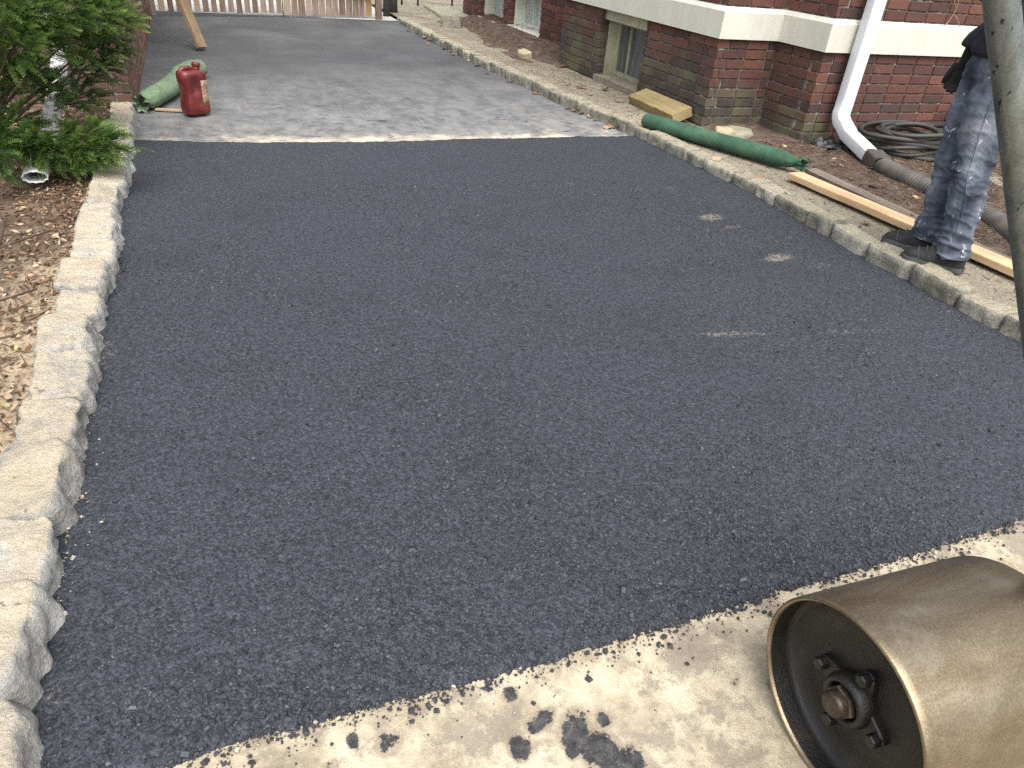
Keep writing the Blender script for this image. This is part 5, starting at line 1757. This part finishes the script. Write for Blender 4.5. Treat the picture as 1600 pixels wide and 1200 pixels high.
# gloved hands: palm plus five separate fingers
def hand(name, wrist, d, side, palm_n, curl, mir):
    d = d.normalized(); side = side.normalized()
    pn = palm_n.normalized()
    parts = [tube(smooth_path([wrist - d * .075, wrist - d * .03, wrist, wrist + d * .045, wrist + d * .088], 3), [(.033, .030)] * 4 + [(.032, .027)] * 3 + [(.026, .040)] * 3 + [(.021, .045)] * 3, 14)]
    fr = frame_path([wrist, wrist + d])
    for k, (off, L) in enumerate(((-.031, .070), (-.010, .080), (.011, .076), (.031, .060))):
        p = wrist + d * .080 + side * off
        c = [p]
        ang = 0
        dd = d.copy()
        for q, s in enumerate((.42, .32, .26)):
            ang += curl * (.5 + .35 * q)
            dd = d * math.cos(ang) + pn * math.sin(ang)
            c.append(c[-1] + dd * L * s)
        parts.append(tube(c, [.0125, .0122, .0115, .0085], 10))
    p = wrist + d * .022 + side * (-.036 * mir)
    dd = (d * .9 - side * .28 * mir + pn * .35).normalized()
    parts.append(tube([p - d * .012, p + dd * .034, p + dd * .055 + d * .012, p + dd * .062 + d * .034], [.015, .0135, .012, .008], 10))
    # the loft of the palm needs its wide axis across the fingers
    V, Fc = [], []
    secs = [(-.08, .034, .034), (-.04, .031, .033), (0, .026, .031), (.03, .022, .040), (.06, .021, .044), (.09, .017, .043)]
    n_ = 16
    for (t, a_, b_) in secs:
        for k in range(n_):
            an = 2 * math.pi * k / n_
            V.append(wrist + d * t + pn * a_ * math.cos(an) + side * b_ * math.sin(an))
    for i in range(len(secs) - 1):
        for k in range(n_):
            Fc.append((i * n_ + k, i * n_ + (k + 1) % n_, (i + 1) * n_ + (k + 1) % n_, (i + 1) * n_ + k))
    Fc.append(tuple(range(n_))[::-1]); Fc.append(tuple((len(secs) - 1) * n_ + k for k in range(n_)))
    parts[0] = (V, Fc)
    return remeshed(name, parts, 'glove', .0042, 2)
hand('glove', B(.240, -.228, 1.01), Vector((0, 0, -1)) + Fd * .12, Fd, Ld, .42, -1)
hand('glove', B(.27, .05, 1.335), (Fd * .5 - Ld * .8 + Vector((0, 0, .25))), Vector((0, 0, 1)) + Fd * .2, -Fd, .35, 1)
# shoes: upper, sole, laces
def shoe(foot, toe_out):
    d = (Fd * math.cos(toe_out) + Ld * math.sin(toe_out)).normalized()
    s = Vector((-d.y, d.x, 0))
    z0 = .070
    hp = empty_loc = foot + d * 0
    def P(x, y, z): return Vector((foot.x, foot.y, 0)) + d * x + s * y + Vector((0, 0, z0 + z))
    V, Fc = [], []
    n_ = 22
    secs = [(-.090, .030, .075), (-.075, .038, .098), (-.04, .043, .116), (.0, .045, .122), (.04, .047, .118), (.08, .051, .106), (.12, .054, .090), (.150, .053, .082), (.176, .047, .073), (.194, .034, .060), (.203, .016, .046)]
    sec2 = []
    for i in range(len(secs) - 1):
        for q in range(3):
            t = q / 3
            sec2.append(tuple(secs[i][j] * (1 - t) + secs[i + 1][j] * t for j in range(3)))
    sec2.append(secs[-1])
    for (x, wv, h) in sec2:
        for k in range(n_):
            a_ = math.pi * k / (n_ - 1)
            yy = wv * math.cos(a_)
            zz = .016 + (h - .016) * math.sin(a_) ** .62
            wr_ = .002 * nz((x * 30, yy * 30, zz * 30), 2)
            V.append(P(x, yy * (1 - .25 * math.sin(a_) ** 3), zz + wr_))
    for i in range(len(sec2) - 1):
        for k in range(n_ - 1):
            Fc.append((i * n_ + k, i * n_ + k + 1, (i + 1) * n_ + k + 1, (i + 1) * n_ + k))
    Fc.append(tuple(range(n_))); Fc.append(tuple((len(sec2) - 1) * n_ + k for k in range(n_)))
    up_ = link('shoe', new_mesh('shoe', rel(V, PL), Fc, 'shoe', True), per)
    # sole
    out = []
    for k in range(40):
        t = 2 * math.pi * k / 40
        x = .057 + .155 * math.cos(t)
        wv = np.interp(x, [c[0] for c in secs], [c[1] for c in secs]) + .005
        out.append((x, wv * (1 if math.sin(t) > 0 else -1) * min(1, abs(math.sin(t)) * 2.2)))
    V = [P(x, y, 0) for x, y in out] + [P(x * 1.01, y * 1.07, .010) for x, y in out] + [P(x * 1.005, y * 1.05, .030 + .007 * (x > .12) + .003 * math.sin(x * 60)) for x, y in out]
    Fc = [(i * 40 + k, i * 40 + (k + 1) % 40, (i + 1) * 40 + (k + 1) % 40, (i + 1) * 40 + k) for i in range(2) for k in range(40)] + [tuple(range(40))[::-1], tuple(80 + k for k in range(40))]
    so = link('sole', new_mesh('sole', rel(V, PL), Fc, 'sole', False), up_)
    ls = []
    for k in range(4):
        x = .035 + .022 * k
        h = np.interp(x, [c[0] for c in secs], [c[2] for c in secs])
        ls.append(tube(smooth_path([P(x, -.026, h - .012), P(x + .005, 0, h + .003), P(x, .026, h - .012)], 3), .0028, 6))
    V, Fc = tube(smooth_path([P(.128, -.053, .040), P(.138, -.036, .072), P(.142, 0, .087), P(.138, .036, .072), P(.128, .053, .040)], 4), .0028, 6)
    link('toe_cap_seam', new_mesh('toe_cap_seam', rel(V, PL), Fc, 'sole', True), up_)
    V, Fc = join(ls)
    link('laces', new_mesh('laces', rel(V, PL), Fc, 'sole', True), up_)
shoe(LF, .12)
shoe(RF, -.02)
# the body under the clothes: one skin with head, face and hair above the frame
ball = lambda c, rx, ry_, rz_: loft([(c + Vector((0, 0, rz_ * math.sin(t))), rx * math.cos(t) + 1e-4, ry_ * math.cos(t) + 1e-4) for t in np.linspace(-1.5, 1.5, 13)], 20)
bparts = [loft(dense([(B(.05, 0, .96), .085, .14), (B(.05, 0, 1.05), .09, .15), (B(.04, 0, 1.25), .09, .145), (B(.02, 0, 1.45), .095, .165), (B(.01, 0, 1.56), .07, .13), (B(-.005, 0, 1.62), .055, .058), (B(.005, 0, 1.70), .052, .055)], 4)),
          limb([B(-.02, -.18, 1.50), B(-.03, -.25, 1.27), B(.20, -.235, 1.12), B(.238, -.23, 1.05)], [.05, .042, .034, .028], 12),
          limb([B(-.02, .18, 1.50), B(-.06, .25, 1.27), B(.18, .12, 1.30), B(.25, .06, 1.33)], [.05, .042, .034, .028], 12)]
for ft, hl in ((LF, .09), (RF, -.09)):
    a0 = Vector((ft.x, ft.y, 0))
    bparts.append(limb([B(.035 if hl > 0 else .125, hl, .97), (B(.035 if hl > 0 else .125, hl, .55) + (a0 + Fd * .01 + Vector((0, 0, .55)))) / 2, a0 + Vector((0, 0, .16)), a0 + Vector((0, 0, .12))], [.085, .055, .04, .038], 14))
    bparts.append(limb([a0 - Fd * .05 + Vector((0, 0, .115)), a0 + Fd * .06 + Vector((0, 0, .110)), a0 + Fd * .15 + Vector((0, 0, .100))], [.026, .026, .016], 12))
hc = B(.02, 0, 1.80)
bparts.append(ball(hc, .098, .078, .118))
bparts.append(ball(hc + Fd * .03 - Vector((0, 0, .06)), .068, .058, .055))                    # jaw
bparts.append(tube([hc + Fd * .085 + Vector((0, 0, .015)), hc + Fd * .112 - Vector((0, 0, .025)), hc + Fd * .095 - Vector((0, 0, .036))], [.009, .014, .010], 10))
for s_ in (-1, 1):
    bparts.append(ball(hc + Ld * .08 * s_ - Fd * .005 - Vector((0, 0, .005)), .018, .010, .030))
    bparts.append(ball(hc + Fd * .082 + Ld * .032 * s_ + Vector((0, 0, .022)), .014, .020, .008))
    bparts.append(ball(hc + Fd * .093 - Vector((0, 0, .062)), .010, .024, .006))
remeshed('body', bparts, 'skin', .007, 2)
for s_ in (-1, 1):
    V, Fc = ball(hc + Fd * .083 + Ld * .032 * s_ + Vector((0, 0, .004)), .012, .013, .009)
    link('eye', new_mesh('eye', rel(V, PL), Fc, 'spout_white', True), per)
V, Fc = loft([(hc - Fd * .012 + Vector((0, 0, .02 + .108 * math.sin(t))), .100 * math.cos(t) + .003, .086 * math.cos(t) + .003) for t in np.linspace(-.25, 1.5, 10)], 24, True, .006, 40)
V = [v - Fd * (.02 if (v - hc).dot(Fd) > .05 and (v - hc).z < .05 else 0) for v in V]
link('hair', new_mesh('hair', rel(V, PL), Fc, 'hair', True), per)
print('objects', len(bpy.data.objects))
